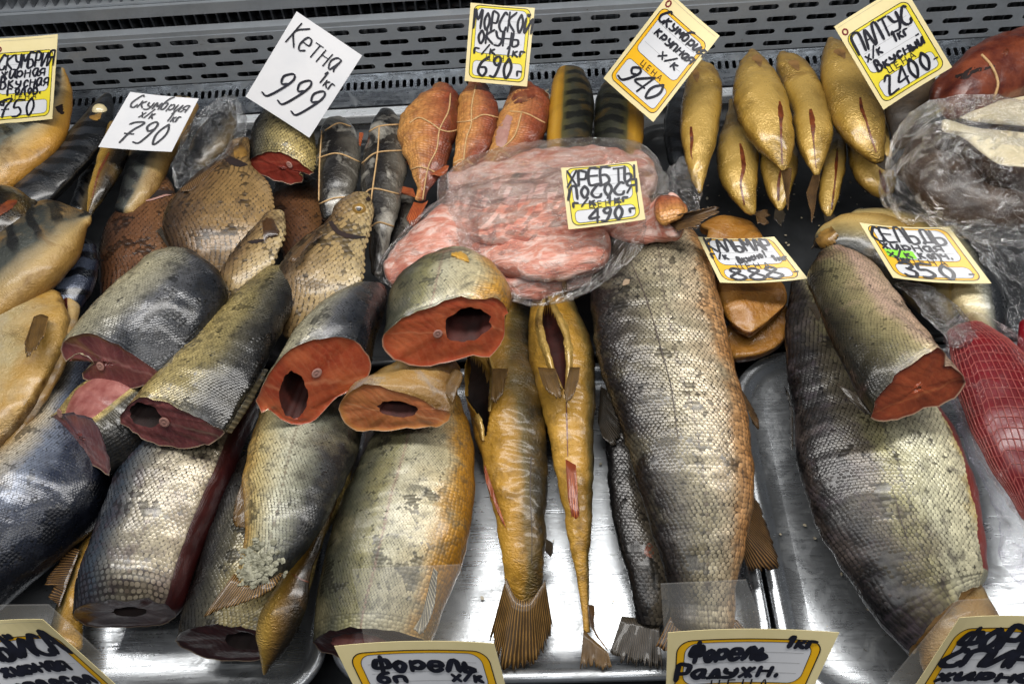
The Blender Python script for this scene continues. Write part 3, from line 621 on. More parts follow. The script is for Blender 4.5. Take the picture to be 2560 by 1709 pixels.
tb = np.array(pl(0, NRW * PH + MG)); o = len(V); V += [tuple(tb), (XR + .1, tb[1], tb[2]), (XR + .1, tb[1] + .012, tb[2] + .001), (XL, tb[1] + .012, tb[2] + .001)]; F.append((o, o + 1, o + 2, o + 3))
bp = tag(mesh('perforated_back_panel', V, F, M['panel'], smooth=False), 'steel back panel pierced with rows of long slots', 'panel', kind='structure')
md = bp.modifiers.new('thickness', 'SOLIDIFY'); md.thickness = .0012; md.offset = -1
def vslots(nx, pitch, rowh, sw, sl, place, n=5):
    V, F = [], []; R = sw / 2
    for c in range(nx):
        o = len(V); cx_, cy_ = c * pitch + pitch / 2, rowh / 2; inner, outer = [], []
        for k in range(n + 1): a_ = math.pi * k / n; inner.append((cx_ + R * math.cos(a_), cy_ + sl / 2 - R + R * math.sin(a_))); outer.append((cx_ + pitch / 2 * (1 - 2 * k / n), rowh))
        for k in range(n + 1): a_ = math.pi + math.pi * k / n; inner.append((cx_ + R * math.cos(a_), cy_ - sl / 2 + R + R * math.sin(a_))); outer.append((cx_ - pitch / 2 * (1 - 2 * k / n), 0))
        m = len(inner)
        for p in inner + outer: V.append(place(*p))
        for k in range(m): q = (k + 1) % m; F.append((o + k, o + q, o + m + q, o + m + k))
    return V, F
# ledge with upright holes, and its bright front rail
lg = lambda u, v: (XL + u, Y0 + .004 + v * .95, RAILZ + .002 + v * .30)
V, F = vslots(256, .0090, .018, .0048, .0125, lambda u, v: lg(u, v + .022))
def slotfix(V): return V
o = len(V); V += [lg(0, 0), lg(2.4, 0), lg(2.4, .022), lg(0, .022), lg(0, .040), lg(2.4, .040), lg(2.4, .050), lg(0, .050)]; F += [(o, o + 1, o + 2, o + 3), (o + 4, o + 5, o + 6, o + 7)]
o_ = tag(mesh('perforated_ledge', V, F, M['ledge'], smooth=False), 'narrow steel ledge with a row of small round holes', 'ledge', kind='structure')
V, F = [], []; box(V, F, XL, XR, Y0 - .014, Y0 + .003, RAILZ - .012, RAILZ + .001); box(V, F, XL, XR, Y0 - .010, Y0 + .05, -.03, RAILZ - .014)
rl = tag(mesh('ledge_rail', V, F, M['rail'], smooth=False), 'bright steel rail along the front of the perforated ledge', 'rail', kind='structure')
md = rl.modifiers.new('edge', 'BEVEL'); md.width = .002; md.segments = 2
# evaporator behind the panel
ev = empty('cooling_coil', (0, YP + .05, .05), 'dark finned cooling coil behind the perforated panel', 'cooling coil')
V, F = [], []
for k in range(150): x = XL + .2 + k * .0138; box(V, F, x, x + .0022, YP + .030, YP + .09, -.02, ZP + .125)
mesh('fins', V, F, M['coil'], ev, smooth=False)
for q in range(5):
    V, F = tube([(XL + .1, YP + .05, .03 + q * .03), (XR, YP + .05, .03 + q * .03)], .004, 8); mesh('pipe', V, F, M['coil'], ev)
V, F = [], []; box(V, F, XL, XR, YP + .10, YP + .11, -.05, .35); box(V, F, XL, XR, YP + .006, YP + .10, -.05, -.03)
tag(mesh('back_wall', V, F, M['dark'], smooth=False), 'black wall behind the cooling coil', 'wall', kind='structure')
# upper shelf front edge
YS = YP + .02; q0, q1 = aty(px('a', 0, 190), YS), aty(px('a', 2349, 30), YS); zs = (q0[2] + q1[2]) / 2
V, F = [], []; box(V, F, XL, XR, YS, YS + .006, zs, zs + .014); box(V, F, XL, XR, YS + .006, YS + .14, zs + .0145, zs + .0165)
hs = tag(mesh('upper_shelf', V, F, M['panel'], smooth=False), 'steel shelf with a folded front edge above the cooling coil', 'shelf', kind='structure')
V, F = [], []; box(V, F, XL, XR, YS + .03, YS + .09, zs - .012, zs + .013)
tag(mesh('shelf_bracket', V, F, M['dark'], smooth=False), 'dark bracket bar under the steel shelf', 'bracket', kind='structure')
def tray(name, label, x0, x1, y0, y1, rad, mat, depth=.012, z=0.0, group='steel trays'):
    def rr_(e, r):
        P = []
        for cx_, cy_, a_ in ((x1 - rad, y1 - rad, 0), (x0 + rad, y1 - rad, 90), (x0 + rad, y0 + rad, 180), (x1 - rad, y0 + rad, 270)):
            for k in range(13): t_ = math.radians(a_ + 90 * k / 12); P.append((cx_ + (rad + e) * math.cos(t_), cy_ + (rad + e) * math.sin(t_)))
        return P
    prof = ((-.022, 0), (-.012, .0006), (-.006, .004), (-.003, depth - .002), (0, depth), (.004, depth + .0006), (.0075, depth - .0005), (.0085, depth - .003), (.007, depth - .0055), (.004, depth - .0065))
    V = []
    for e, h in prof: V += [(x, y, z - .004 + h) for x, y in rr_(e, rad)]
    n = 52; F = grid_faces(len(prof), n); V += V[:n]; F.append(tuple(range(len(V) - n, len(V))))  # the floor keeps its own flat normals
    o = mesh(name, V, F, mat, smooth=True); o.data.polygons[len(F) - 1].use_smooth = False; tag(o, label, 'tray', group); return o
qa = atz(px('g', 2215, 1400), 0); qb = atz(px('i', 560, 900), .0); yb = atz(px('f', 560, 905), .01)[1]; yf = atz(px('h', 1700, 1480), .0)[1]
tray('steel_tray', 'long steel tray under the smoked pollocks', qa[0] + .012, qb[0] - .008, yf, yb, .035, M['steel'])
tray('steel_tray', 'steel tray under the silver and gold salmon bodies', qa[0] - .60, qa[0] - .006, yf - .01, yb, .035, M['steel'])
tray('steel_tray', 'oval cornered steel tray under the big pale trout', qb[0] + .012, qb[0] + .60, yf - .03, yb + .005, .06, M['steel'])
tray('steel_tray', 'dark steel tray under the squid and golden mackerel', atz(px('D', 1500, 600), 0)[0], .75, yb + .025, Y0 - .02, .035, M['deck'])
tray('steel_tray', 'dark steel tray under the bag of salmon backbones', atz(px('D', 640, 600), 0)[0], atz(px('D', 1485, 600), 0)[0], yb + .025, Y0 - .02, .035, M['deck'])
tray('steel_tray', 'dark steel tray under the dried breams and mackerel', -1.0, atz(px('D', 625, 600), 0)[0], yb + .025, Y0 - .02, .035, M['deck'])
# ------------------------------------------------------------------ big bodies on the front trays
# blue-backed salmon body under the far-left pieces
b = fish('headless_salmon', 'blue black backed salmon body with tan belly under the maroon pieces', 'fish', 'D', [(150, 820, 225, 850, .035), (95, 905, 245, 950, .038), (25, 1000, 262, 1075, .04), (-60, 1085, 225, 1180, .04), (-140, 1170, 112, 1290, .04), (-210, 1260, -5, 1390, .038)], M['bluefish'], dors='R', tr=.62, wr=.0015)
scales(b, .0028, 0, 130, tail=1, lift=.5)
# open-bellied golden fillet with a pectoral fin
b = fish('smoked_fillet', 'golden smoked fish side with a hanging pectoral fin beside dark mackerel', 'fish', 'D', [(-90, 700, 152, 690, .085), (-110, 760, 152, 735, .088), (-150, 850, 132, 815, .086), (-200, 950, 92, 905, .083), (-240, 1040, 35, 985, .08), (-280, 1120, -25, 1065, .075)], M['filletl'], dors='R', tr=.22, wr=.0026, lump=.004, expo=3.2)
fin(b.root, 'd', [(232, 605), (280, 590), (330, 605)], [(166, 780), (175, 890), (230, 850), (300, 740)], .106, .118, M['fin_gold'], name='pectoral_fin')
b = fish('belly_flap', 'narrow golden belly flap with dark red lining beside the golden fish side', 'fish', 'D', [(148, 690, 182, 702, .078), (150, 745, 172, 770, .078), (120, 810, 158, 820, .078), (85, 880, 128, 880, .076), (38, 950, 75, 960, .074), (-10, 1030, 25, 1045, .07)], M['fillet'], dors='R', tr=.6, flesh_sides=[(100, 180, M['darkred'], 0, 1), (-180, -100, M['darkred'], 0, 1)], wr=.0012)
# grey scaled body with maroon cut side
b = fish('headless_salmon', 'thick grey scaled salmon body with maroon cut along one side', 'fish', 'D', [(172, 1415, 402, 1405, .04, .8), (176, 1370, 420, 1372, .045), (193, 1300, 446, 1296, .048), (217, 1240, 466, 1240, .05), (247, 1160, 500, 1160, .05), (275, 1090, 530, 1090, .048), (320, 1010, 560, 1010, .044), (370, 940, 590, 945, .04)], M['whitefish'], dors='L', tr=.62, e0='cut', sh0=.7, wr=.0012, flesh_sides=[(-60, 26, M['darkred'], 0, 1)], expo=2.2)
scales(b, .0046, 36, 205, tail=1, lift=.7, gap=.88)
cap(b, 0, M['darkred'], hole=(.1, .1, .35, .3, 0), cav=M['cavitydark'])
# golden tail behind it
b = fish('smoked_tail', 'golden smoked fish tail with dark fin beside the grey scaled body', 'fish', 'D', [(195, 1200, 232, 1190, .02), (168, 1290, 210, 1300, .02), (130, 1390, 190, 1410, .02), (105, 1470, 190, 1480, .02)], M['pollock'], dors='L', tr=.5)
fin(b.root, 'g', [(545, 640), (400, 1040)], [(480, 620), (300, 860), (370, 880), (330, 960), (400, 1000)], .03, .028, M['fin_brown'], name='anal_fin')
# lower body with red cut and golden flap
b = fish('headless_salmon', 'salmon body cut through red with olive scaled skin under the frosted tail', 'fish', 'D', [(402, 1470, 640, 1485, .036), (425, 1400, 690, 1420, .038), (450, 1320, 715, 1330, .04), (480, 1230, 745, 1230, .04), (510, 1150, 790, 1140, .038), (540, 1080, 810, 1060, .035)], M['silver2'], dors='L', tr=.5, e0='cut', sh0=.5, wr=.0012)
scales(b, .0036, 60, 190, tail=1)
cap(b, 0, M['darkred'], hole=(.35, .15, .4, .45, 10), cav=M['cavitydark'])
b = fish('belly_flap', 'smooth golden belly flap folded to a point beside the red cut body', 'fish', 'D', [(738, 1190, 772, 1150, .06), (690, 1262, 738, 1245, .064), (640, 1335, 712, 1320, .066), (598, 1405, 708, 1375, .064), (588, 1460, 682, 1450, .056), (596, 1505, 645, 1505, .044), (603, 1545, 614, 1542, .03)], M['fillet'], dors='R', tr=.5, wr=.0008)
b.obj.data.materials[0] = M['gold']
ribbon(b, 'g', [(1990, 800, 2), (2060, 840, 5), (2110, 858, 3)], M['slit'], 'crease')
# frosted tail piece
b = fish('salmon_tail', 'silver salmon tail piece crusted with pale frost above a spread tail fin', 'fish', 'D', [(600, 935, 838, 950, .055), (575, 1020, 820, 1030, .066), (558, 1105, 788, 1105, .08), (560, 1185, 745, 1190, .092), (560, 1245, 705, 1258, .092), (550, 1295, 662, 1308, .09), (543, 1330, 630, 1338, .088)], M['frost'], dors='R', tr=.55, wr=.0013)
scales(b, .0028, -5, 140, tail=-1, lift=.6)
fin(b.root, 'g', [(1600, 800), (1720, 880), (1910, 800)], [(1385, 1105), (1480, 1065), (1700, 990), (1850, 925), (1935, 800)], .094, .092, M['fin_gold'], nu=40, name='tail_fin')
fin(b.root, 'g', [(1655, 180), (1700, 470)], [(1600, 330), (1590, 460), (1640, 490), (1690, 490)], .085, .083, M['fin_gold'], name='pelvic_fin')
fl = []
V, F = [], []
for k in range(230):
    t_ = RNG.random(); q = px('g', 1660 + RNG.normal(0, 70) + 150 * t_, 750 + RNG.normal(20, 80)); h = hit(b, q, .0008)
    if h is None: continue
    n_ = nrm(RNG.normal(0, .35, 3) + np.array([0, -.3, 1])); e1 = nrm(np.cross(n_, RNG.normal(0, 1, 3))); e2 = np.cross(n_, e1); r = RNG.uniform(.0012, .0036); o = len(V)
    V.append(h + n_ * r * .5); V += [h + r * (e1 * math.cos(a_) + e2 * math.sin(a_)) * RNG.uniform(.7, 1.1) for a_ in np.arange(6) * math.pi / 3]; F += [(o, o + 1 + i, o + 1 + (i + 1) % 6) for i in range(6)]
mesh('frost_crust', V, F, M['frostm'], b.obj, smooth=False, kind='stuff')
# pale salmon body with golden belly
b = fish('headless_salmon', 'large pale salmon body with golden belly edge beside the smoked pollocks', 'fish', 'D', [(870, 950, 1055, 915, .04), (842, 1030, 1084, 1005, .043), (806, 1110, 1090, 1090, .046), (772, 1190, 1084, 1170, .048), (749, 1270, 1068, 1258, .048), (733, 1340, 1042, 1340, .046), (722, 1410, 1010, 1420, .042), (720, 1478, 985, 1490, .036)], M['pinkish'], dors='L', tr=.56, e1='cut', sh1=.5, wr=.0014, lump=.002)
scales(b, .0025, 52, 195, tail=-1, lift=.6, s1=.95)
cap(b, 1, M['darkred'], hole=(-.2, .1, .5, .5, 0), cav=M['pinkcav'])
fin(b.root, 'h', [(560, 1090), (640, 760)], [(500, 1180), (560, 1210), (640, 1040), (665, 790)], .09, .094, M['fin_pale'], name='pectoral_fin', rag=.05)
# two smoked pollocks
NCset(88)
b = fish('smoked_pollock', 'golden smoked pollock lying on its flank with torn open belly', 'fish', 'D', [(1150, 680, 1215, 690, .03), (1095, 770, 1228, 780, .036), (1064, 850, 1242, 870, .038), (1078, 950, 1252, 970, .038), (1104, 1050, 1256, 1070, .036), (1128, 1160, 1254, 1170, .034), (1150, 1260, 1250, 1262, .03), (1157, 1320, 1244, 1322, .024, .8), (1160, 1370, 1242, 1372, .016, .5), (1162, 1420, 1236, 1420, .01, .25)], M['pollock'], dors='R', tr=.62, wr=.0018, nr=190)
dented = [(870, 880, 40), (910, 1000, 90), (945, 1130, 78), (975, 1250, 40), (985, 1400, 12)]
ribbon(b, 'e', [(850, 1130, 18), (900, 1250, 30), (950, 1330, 26), (975, 1450, 14)], M['gold'], 'belly_edge', lift=.001, raise_=.004)
ribbon(b, 'e', [(1020, 880, 12), (1050, 1000, 22), (1040, 1100, 20), (1020, 1250, 12)], M['gold'], 'belly_edge', lift=.001, raise_=.005)
dent(b, 'e', dented, .02, M['cavitydark'])
fin(b.root, 'e', [(1040, 960), (1150, 960)], [(1030, 1190), (1060, 1200), (1110, 1130), (1140, 1000)], .07, .072, M['fin_gold'], name='pelvic_fin')
fin(b.root, 'h', [(990, 60), (1080, 330)], [(985, 110), (1010, 220), (1090, 420), (1135, 495)], .052, .05, M['fin_red'], name='anal_fin')
fin(b.root, 'h', [(1135, 830), (1200, 960), (1300, 980), (1400, 850)], [(1020, 1250), (1100, 1470), (1260, 1450), (1360, 1400), (1455, 1180)], .034, .010, M['fin_gold'], nu=54, name='tail_fin', rag=.2)
fin(b.root, 'h', [(1400, 560), (1400, 640)], [(1450, 590), (1457, 640), (1440, 690)], .04, .03, M['fin_dark'], nu=12, name='dorsal_fin')
ribbon(b, 'h', [(1305, 0, 3), (1300, 250, 3), (1310, 500, 2), (1310, 740, 2)], M['lat'], 'lateral_line')
b = fish('smoked_pollock', 'golden smoked pollock lying belly up with a long slit opening', 'fish', 'D', [(1228, 640, 1262, 632, .05), (1220, 690, 1310, 680, .052), (1211, 760, 1350, 768, .052), (1211, 830, 1364, 830, .05), (1232, 900, 1366, 900, .046), (1256, 990, 1363, 990, .042), (1281, 1110, 1361, 1110, .034), (1300, 1214, 1357, 1214, .028), (1318, 1300, 1350, 1300, .022), (1333, 1390, 1352, 1390, .016), (1338, 1450, 1356, 1450, .012)], M['pollock'], dors=-35, tr=.72, wr=.0018, nr=190, e1='point')
dented = [(1410, 480, 8), (1430, 600, 58), (1460, 720, 80), (1485, 850, 70), (1505, 960, 52), (1528, 1080, 10)]
for sd in (-1, 1): ribbon(b, 'e', [(1410 + sd * 12, 462, 10), (1425 + sd * 66, 600, 24), (1458 + sd * 88, 720, 28), (1488 + sd * 76, 860, 26), (1506 + sd * 56, 970, 20), (1530 + sd * 14, 1095, 9)], M['gold'], 'belly_edge', lift=.0006, raise_=.0035)
dent(b, 'e', dented, .022, M['cavity'])
fin(b.root, 'e', [(1350, 950), (1470, 960)], [(1390, 1080), (1450, 1150), (1515, 1170), (1500, 1060)], .083, .084, M['fin_gold'], name='pelvic_fin')
fin(b.root, 'e', [(1570, 950), (1640, 950)], [(1530, 1130), (1545, 1205), (1590, 1150), (1630, 1040)], .083, .084, M['fin_gold'], name='pelvic_fin')
ribbon(b, 'e', [(1545, 1180, 3), (1550, 1350, 5), (1555, 1557, 3)], M['slit'], 'belly_seam')
fin(b.root, 'h', [(1540, 20), (1610, 60)], [(1560, 300), (1590, 440), (1635, 470), (1625, 300)], .062, .058, M['fin_red'], nu=14, name='anal_fin')
fin(b.root, 'h', [(1690, 1010), (1705, 1150)], [(1740, 1020), (1740, 1200), (1800, 1290), (1840, 1340)], .018, .014, M['fin_brown'], nu=12, name='tail_lobe')
fin(b.root, 'h', [(1665, 1180), (1710, 1230), (1790, 1300), (1830, 1340)], [(1640, 1460), (1720, 1440), (1800, 1465), (1855, 1440)], .014, .012, M['fin_gold'], nu=30, name='tail_fin', rag=.25)
V, F = tube([atz(px('e', 1535, 450), .07), atz(px('e', 1528, 330), .085), atz(px('e', 1530, 225), .1)], [.003, .0026, .0008], 7); mesh('spine_spike', V, F, M['fin_brown'], b.root)
NCset(44)
# dark trout under the big one
b = fish('trout', 'slim dark trout half hidden under the big centre trout', 'fish', 'D', [(1385, 960, 1480, 980, .022), (1394, 1060, 1490, 1080, .024), (1402, 1160, 1505, 1180, .024), (1418, 1250, 1532, 1258, .024), (1442, 1330, 1540, 1335, .022), (1455, 1385, 1535, 1395, .018), (1462, 1420, 1525, 1425, .014)], M['darktrout'], dors='L', tr=.5)
scales(b, .0042, 30, 190, tail=-1)
fin(b.root, 'h', [(1925, 1090), (2050, 1110), (2180, 1150)], [(1840, 1350), (1900, 1410), (2050, 1450), (2200, 1460)], .014, .012, M['fin_dark'], nu=36, name='tail_fin', rag=.2)
ribbon(b, 'h', [(2110, 590, 8), (2115, 650, 38), (2130, 690, 6)], M['slit'], 'wound')
# the big centre trout
b = fish('trout', 'very large headless trout with dark scaly back in the centre of the counter', 'fish', 'D', [(1353, 522, 1598, 540, .062), (1350, 600, 1632, 600, .066), (1360, 740, 1662, 740, .07), (1388, 880, 1698, 888, .07), (1425, 980, 1722, 985, .068), (1463, 1120, 1732, 1120, .064), (1508, 1250, 1713, 1242, .058), (1528, 1320, 1696, 1320, .052), (1537, 1385, 1688, 1390, .044), (1540, 1420, 1690, 1425, .04)], M['trout'], dors='L', tr=.46, wr=.0016, lump=.0022, nr=120, flesh_sides=[(-30, 6, M['darkred'], .22, .55)])
scales(b, .0041, 46, 200, tail=-1, s1=.97, gap=.86, bare=.5)
fin(b.root, 'e', [(1780, 1080), (1760, 1320)], [(1830, 1110), (1905, 1290), (1915, 1420), (1880, 1500), (1800, 1440)], .03, .034, M['fin_dark'], name='dorsal_fin')
fin(b.root, 'f', [(340, 1040), (470, 1250)], [(420, 1100), (500, 1230), (550, 1330), (548, 1390), (500, 1340)], .055, .045, M['fin_brown'], nu=20, name='ventral_fin')
fin(b.root, 'i', [(490, 270), (400, 590)], [(545, 330), (640, 600), (680, 760), (560, 800), (470, 780)], .05, .03, M['fin_brown'], nu=34, name='anal_fin')
fin(b.root, 'D', [(1538, 1415), (1610, 1430), (1690, 1420)], [(1500, 1490), (1560, 1500), (1660, 1500), (1750, 1490)], .042, .036, M['fin_brown'], nu=40, name='tail_fin')
fin(b.root, 'S', [(1690, 575), (1660, 548)], [(1690, 580), (1760, 560), (1820, 515), (1800, 512), (1700, 535)], .12, .135, M['fin_brown'], nu=26, name='pectoral_fin', rag=.25)
ribbon(b, 'e', [(1975, 210, 2), (2060, 400, 3), (2130, 600, 3), (2200, 850, 3), (2260, 1080, 3), (2310, 1440, 2)], M['lat'], 'lateral_line', lift=.0018)
ribbon(b, 'e', [(1930, 390, 3), (1955, 368, 20), (1978, 352, 4)], M['darkred'], 'blood_mark', lift=.002)
c_ = fish('trout_collar', 'ragged pink collar flesh at the open end of the centre trout', 'fish piece', 'S', [(1490, 560, 1500, 580, .085), (1545, 555, 1560, 602, .098), (1610, 530, 1650, 605, .104), (1650, 495, 1700, 590, .112), (1672, 488, 1708, 530, .122)], M['redmeat'], dors='L', tr=.5, wr=.003, wf=80)
c_.obj.data.materials[0] = M['pink']
fish('trout_scrap', 'folded orange scrap of skin above the centre trout', 'fish piece', 'S', [(1655, 490, 1665, 560, .128), (1685, 492, 1700, 545, .13), (1706, 508, 1712, 535, .128)], M['redfish'], dors='L', tr=.4, wr=.002)
# pale trout on the far tray with a piece lying on it
b = fish('trout', 'big pale trout with red cut belly edge under the amber ended piece', 'fish', 'D', [(1815, 655, 1885, 645, .045), (1803, 740, 1965, 755, .05), (1805, 840, 2065, 850, .052), (1818, 940, 2150, 938, .054), (1826, 1040, 2212, 1045, .056), (1849, 1130, 2245, 1140, .056), (1886, 1220, 2260, 1230, .054), (1938, 1310, 2268, 1290, .05), (1992, 1392, 2267, 1315, .046), (2048, 1458, 2260, 1332, .042), (2085, 1495, 2252, 1346, .04)], M['trout_r'], dors='L', tr=.42, e1='cut', sh1=.5, wr=.0016, lump=.0024, flesh_sides=[(-60, 30, M['red'], .3, .93)], nr=120)
scales(b, .0038, 34, 198, tail=-1, s1=.95, gap=.88)
cap(b, 1, M['tanflesh'])
ribbon(b, 'i', [(1450, 210, 2), (1500, 400, 3), (1560, 600, 2)], M['lat'], 'lateral_line', lift=.0022)
fin(b.root, 'f', [(770, 1180), (770, 1500)], [(700, 1060), (740, 1200), (745, 1400), (750, 1520)], .045, .03, M['fin_dark'], name='dorsal_fin', rag=.6)
fish('tail_stub', 'tan skinned tail stub below the pale trout', 'fish piece', 'D', [(2115, 1405, 2262, 1360, .034), (2105, 1450, 2290, 1410, .034), (2110, 1510, 2320, 1470, .03), (2130, 1570, 2350, 1540, .026)], M['fillet'], dors='L', tr=.4)
b = fish('trout_piece', 'olive trout piece with smooth amber cut face on the pale trout', 'fish piece', 'f', [(1308, 1262, 1945, 1040, .125), (1210, 1120, 1800, 870, .127), (1110, 940, 1690, 740, .126), (1030, 770, 1600, 630, .124), (960, 600, 1500, 480, .12), (900, 430, 1375, 320, .115), (880, 310, 1250, 205, .11), (940, 200, 1130, 145, .106)], M['trout_p'], dors='L', tr=.52, e0='cut', face=[(1308,1270),(1330,1180),(1390,1080),(1450,1010),(1560,935),(1660,870),(1755,810),(1810,860),(1815,905),(1795,950),(1850,950),(1915,1000),(1955,1060),(1930,1110),(1860,1160),(1720,1225),(1580,1275),(1450,1310),(1350,1325),(1305,1300)], sh0=.85, wr=.0014, lump=.0015, flesh_sides=[(-40, 4, M['red'], .35, .8)])
scales(b, .0030, 12, 200, tail=-1, s0=.03)
cap(b, 0, M['brownorange'], bone=None)
ribbon(b, 'f', [(1920, 970, 30), (1830, 955, 26), (1780, 958, 8)], M['cavitydark'], 'cavity', lift=.001)
fin(b.root, 'f', [(1300, 1270), (1200, 1130)], [(1270, 1270), (1160, 1180), (1060, 1060), (1060, 1050), (1180, 1120)], .13, .125, M['fin_dark'], nu=18, name='dorsal_fin')
fin(b.root, 'f', [(930, 520), (960, 600)], [(875, 500), (880, 540), (920, 600), (940, 630)], .125, .12, M['fin_dark'], nu=14, name='adipose_fin')
# ------------------------------------------------------------------ steak pieces on top
b = fish('salmon_piece', 'maroon salmon end with pink open cavity below the notched maroon piece', 'fish piece', 'd', [(322, 1290, 770, 1690, .068), (450, 1195, 900, 1560, .07), (600, 1090, 1030, 1420, .07), (740, 1000, 1130, 1300, .068)], M['silver2'], dors='R', tr=.62, e0='cut', face=[(322,1292),(400,1262),(470,1258),(560,1275),(625,1285),(680,1360),(715,1450),(740,1540),(755,1640),(745,1690),(690,1650),(600,1590),(480,1510),(390,1430),(335,1350)], sh0=.75, flesh_sides=[(70, 130, M['pinkcav'], 0, 1)])
cap(b, 0, M['maroon'], bone=(-.62, .42, .0062))
b = fish('salmon_piece', 'dark silver salmon chunk with notched maroon cut face', 'fish piece', 'd', [(412, 800, 1090, 1010, .115), (530, 660, 1225, 885, .116), (700, 510, 1380, 730, .115), (850, 395, 1505, 570, .112), (975, 282, 1560, 430, .108), (1075, 225, 1490, 335, .103), (1130, 205, 1400, 275, .1)], M['silver'], dors='R', tr=.62, e0='cut', face=[(410,790),(470,745),(540,722),(610,722),(700,745),(790,785),(880,840),(960,900),(1040,955),(1085,985),(1080,1030),(1010,1070),(900,1095),(800,1105),(700,1090),(610,1050),(545,1003),(590,960),(640,925),(600,885),(545,855),(500,870),(450,912),(425,860)], sh0=.62, wr=.0016, lump=.0015)
scales(b, .0030, -5, 192, tail=-1, s0=.02, lift=.7)
cap(b, 0, M['maroon'], bone=(-.18, -.22, .0062))
b = fish('salmon_piece', 'long golden silver salmon chunk with dark hollow in maroon cut face', 'fish piece', 'd', [(812, 1285, 1535, 1395, .105), (960, 1120, 1620, 1240, .108), (1160, 935, 1745, 1040, .108), (1350, 750, 1860, 820, .105), (1530, 550, 1950, 630, .1), (1680, 405, 2025, 485, .096), (1790, 315, 2085, 350, .092)], M['silver2'], dors='R', tr=.55, e0='cut', face=[(812,1290),(850,1240),(895,1190),(970,1150),(1060,1165),(1160,1200),(1260,1245),(1380,1310),(1480,1350),(1530,1365),(1540,1400),(1480,1455),(1390,1485),(1250,1500),(1100,1485),(1000,1450),(920,1405),(850,1350)], sh0=.72, wr=.0016)
scales(b, .0030, -5, 192, tail=-1, s0=.02)
cap(b, 0, M['maroon'], hole=(-.52, .12, .30, .36, 10), cav=M['cavitydark'], bone=(-.13, .04, .0070))
fin(b.root, 'd', [(1540, 1390), (1660, 1190), (1800, 960)], [(1580, 1400), (1700, 1220), (1830, 965)], .1, .09, M['fin_pale'], name='dorsal_fin', rag=.05)
b = fish('salmon_piece', 'grey salmon chunk with deep square hollow in orange cut face', 'fish piece', 'D', [(588, 912, 856, 838, .125), (640, 845, 866, 765, .126), (705, 775, 878, 712, .122), (775, 708, 886, 680, .116), (835, 672, 886, 664, .11)], M['silver'], dors='R', tr=.92, e0='cut', face=[(582.8, 922.8), (601.3, 885.8), (621.5, 848.9), (648.4, 815.3), (678.6, 791.8), (708.8, 781.0), (745.8, 776.6), (786.1, 776.0), (813.3, 781.7), (836.5, 801.8), (851.6, 832.1), (848.2, 855.6), (833.1, 875.7), (806.2, 894.2), (779.7, 909.3), (752.5, 929.5), (729.0, 956.4), (708.8, 973.2), (675.2, 974.9), (641.6, 959.7), (619.8, 947.0), (618.1, 937.9), (601.3, 947.0)], sh0=.62, wr=.0012)
scales(b, .0028, 0, 192, tail=-1, s0=.03, lift=.6)
cap(b, 0, M['orange'], hole=(-.38, -.16, .24, .42, 8), cav=M['cavity'], bone=(.03, .14, .0062))
b = fish('salmon_piece', 'pale golden salmon chunk with large round hollow in orange cut face', 'fish piece', 'e', [(288, 775, 1132, 665, .15), (305, 620, 1165, 540, .152), (345, 460, 1160, 420, .15), (440, 330, 1085, 305, .146), (590, 245, 960, 215, .14)], M['pinkish'], dors='L', tr=.56, e0='cut', face=[(288,740),(340,680),(420,620),(520,570),(620,540),(720,490),(840,460),(900,475),(960,492),(1060,478),(1120,530),(1150,580),(1115,600),(1120,650),(1130,730),(1085,820),(1020,890),(900,885),(780,905),(640,940),(500,940),(390,905),(310,840),(288,790)], sh0=.62, wr=.0012, lump=.0015)
b.scale_mat = M['pinkish']; scales(b, .0025, 60, 192, tail=-1, s0=.03, lift=.5)
cap(b, 0, M['orange'], hole=(.38, .12, .38, .46, -5), cav=M['cavity'], bone=(-.10, .02, .0055), depth=.05)
ribbon(b, 'e', [(760, 180, 10), (830, 190, 26), (880, 230, 8)], M['pollock'], 'skin_flap', lift=.001, raise_=.004)
b = fish('salmon_piece', 'flat belly piece with pale orange cut face under the rounded chunk', 'fish piece', 'e', [(-22, 1235, 745, 1290, .105), (60, 1130, 775, 1190, .106), (180, 1050, 800, 1080, .103), (320, 960, 810, 980, .1)], M['fillet'], dors='L', tr=.46, e0='cut', face=[(-20,1230),(20,1160),(90,1100),(170,1072),(350,1112),(500,1142),(590,1200),(650,1250),(700,1240),(745,1270),(742,1310),(690,1350),(560,1365),(400,1372),(250,1385),(130,1388),(50,1350),(0,1300)], sh0=.6, wr=.0024, lump=.003)
cap(b, 0, M['orangepale'], hole=(.08, .12, .36, .30, -10), cav=M['cavity'], depth=.03)
fin(b.root, 'e', [(700, 1100), (780, 950)], [(770, 1200), (800, 1130), (845, 1010), (830, 990)], .115, .115, M['fin_gold'], nu=16, name='pelvic_fin')
b = fish('salmon_piece', 'small salmon piece with bright red cut face under a white card', 'fish piece', 'D', [(569, 355, 722, 392, .085), (574, 320, 726, 352, .086), (594, 282, 720, 305, .084), (620, 240, 705, 258, .08)], M['silver2'], dors='L', tr=.68, e0='cut', face=[(567.7, 372.9), (584.5, 357.8), (614.8, 347.7), (645.0, 349.4), (678.6, 364.5), (705.5, 386.3), (720.6, 396.4), (708.8, 401.4), (685.3, 396.4), (698.7, 408.2), (692.0, 421.6), (665.2, 423.3), (631.6, 414.9), (601.3, 399.8), (577.8, 386.3)], sh0=.5)
scales(b, .0040, 0, 192, tail=-1, s0=.03)
cap(b, 0, M['red'], bone=(.25, .0, .0055))
ribbon(b, 'a', [(2140, 1180, 6), (2080, 1175, 16), (2010, 1150, 8)], M['cavitydark'], 'cavity')
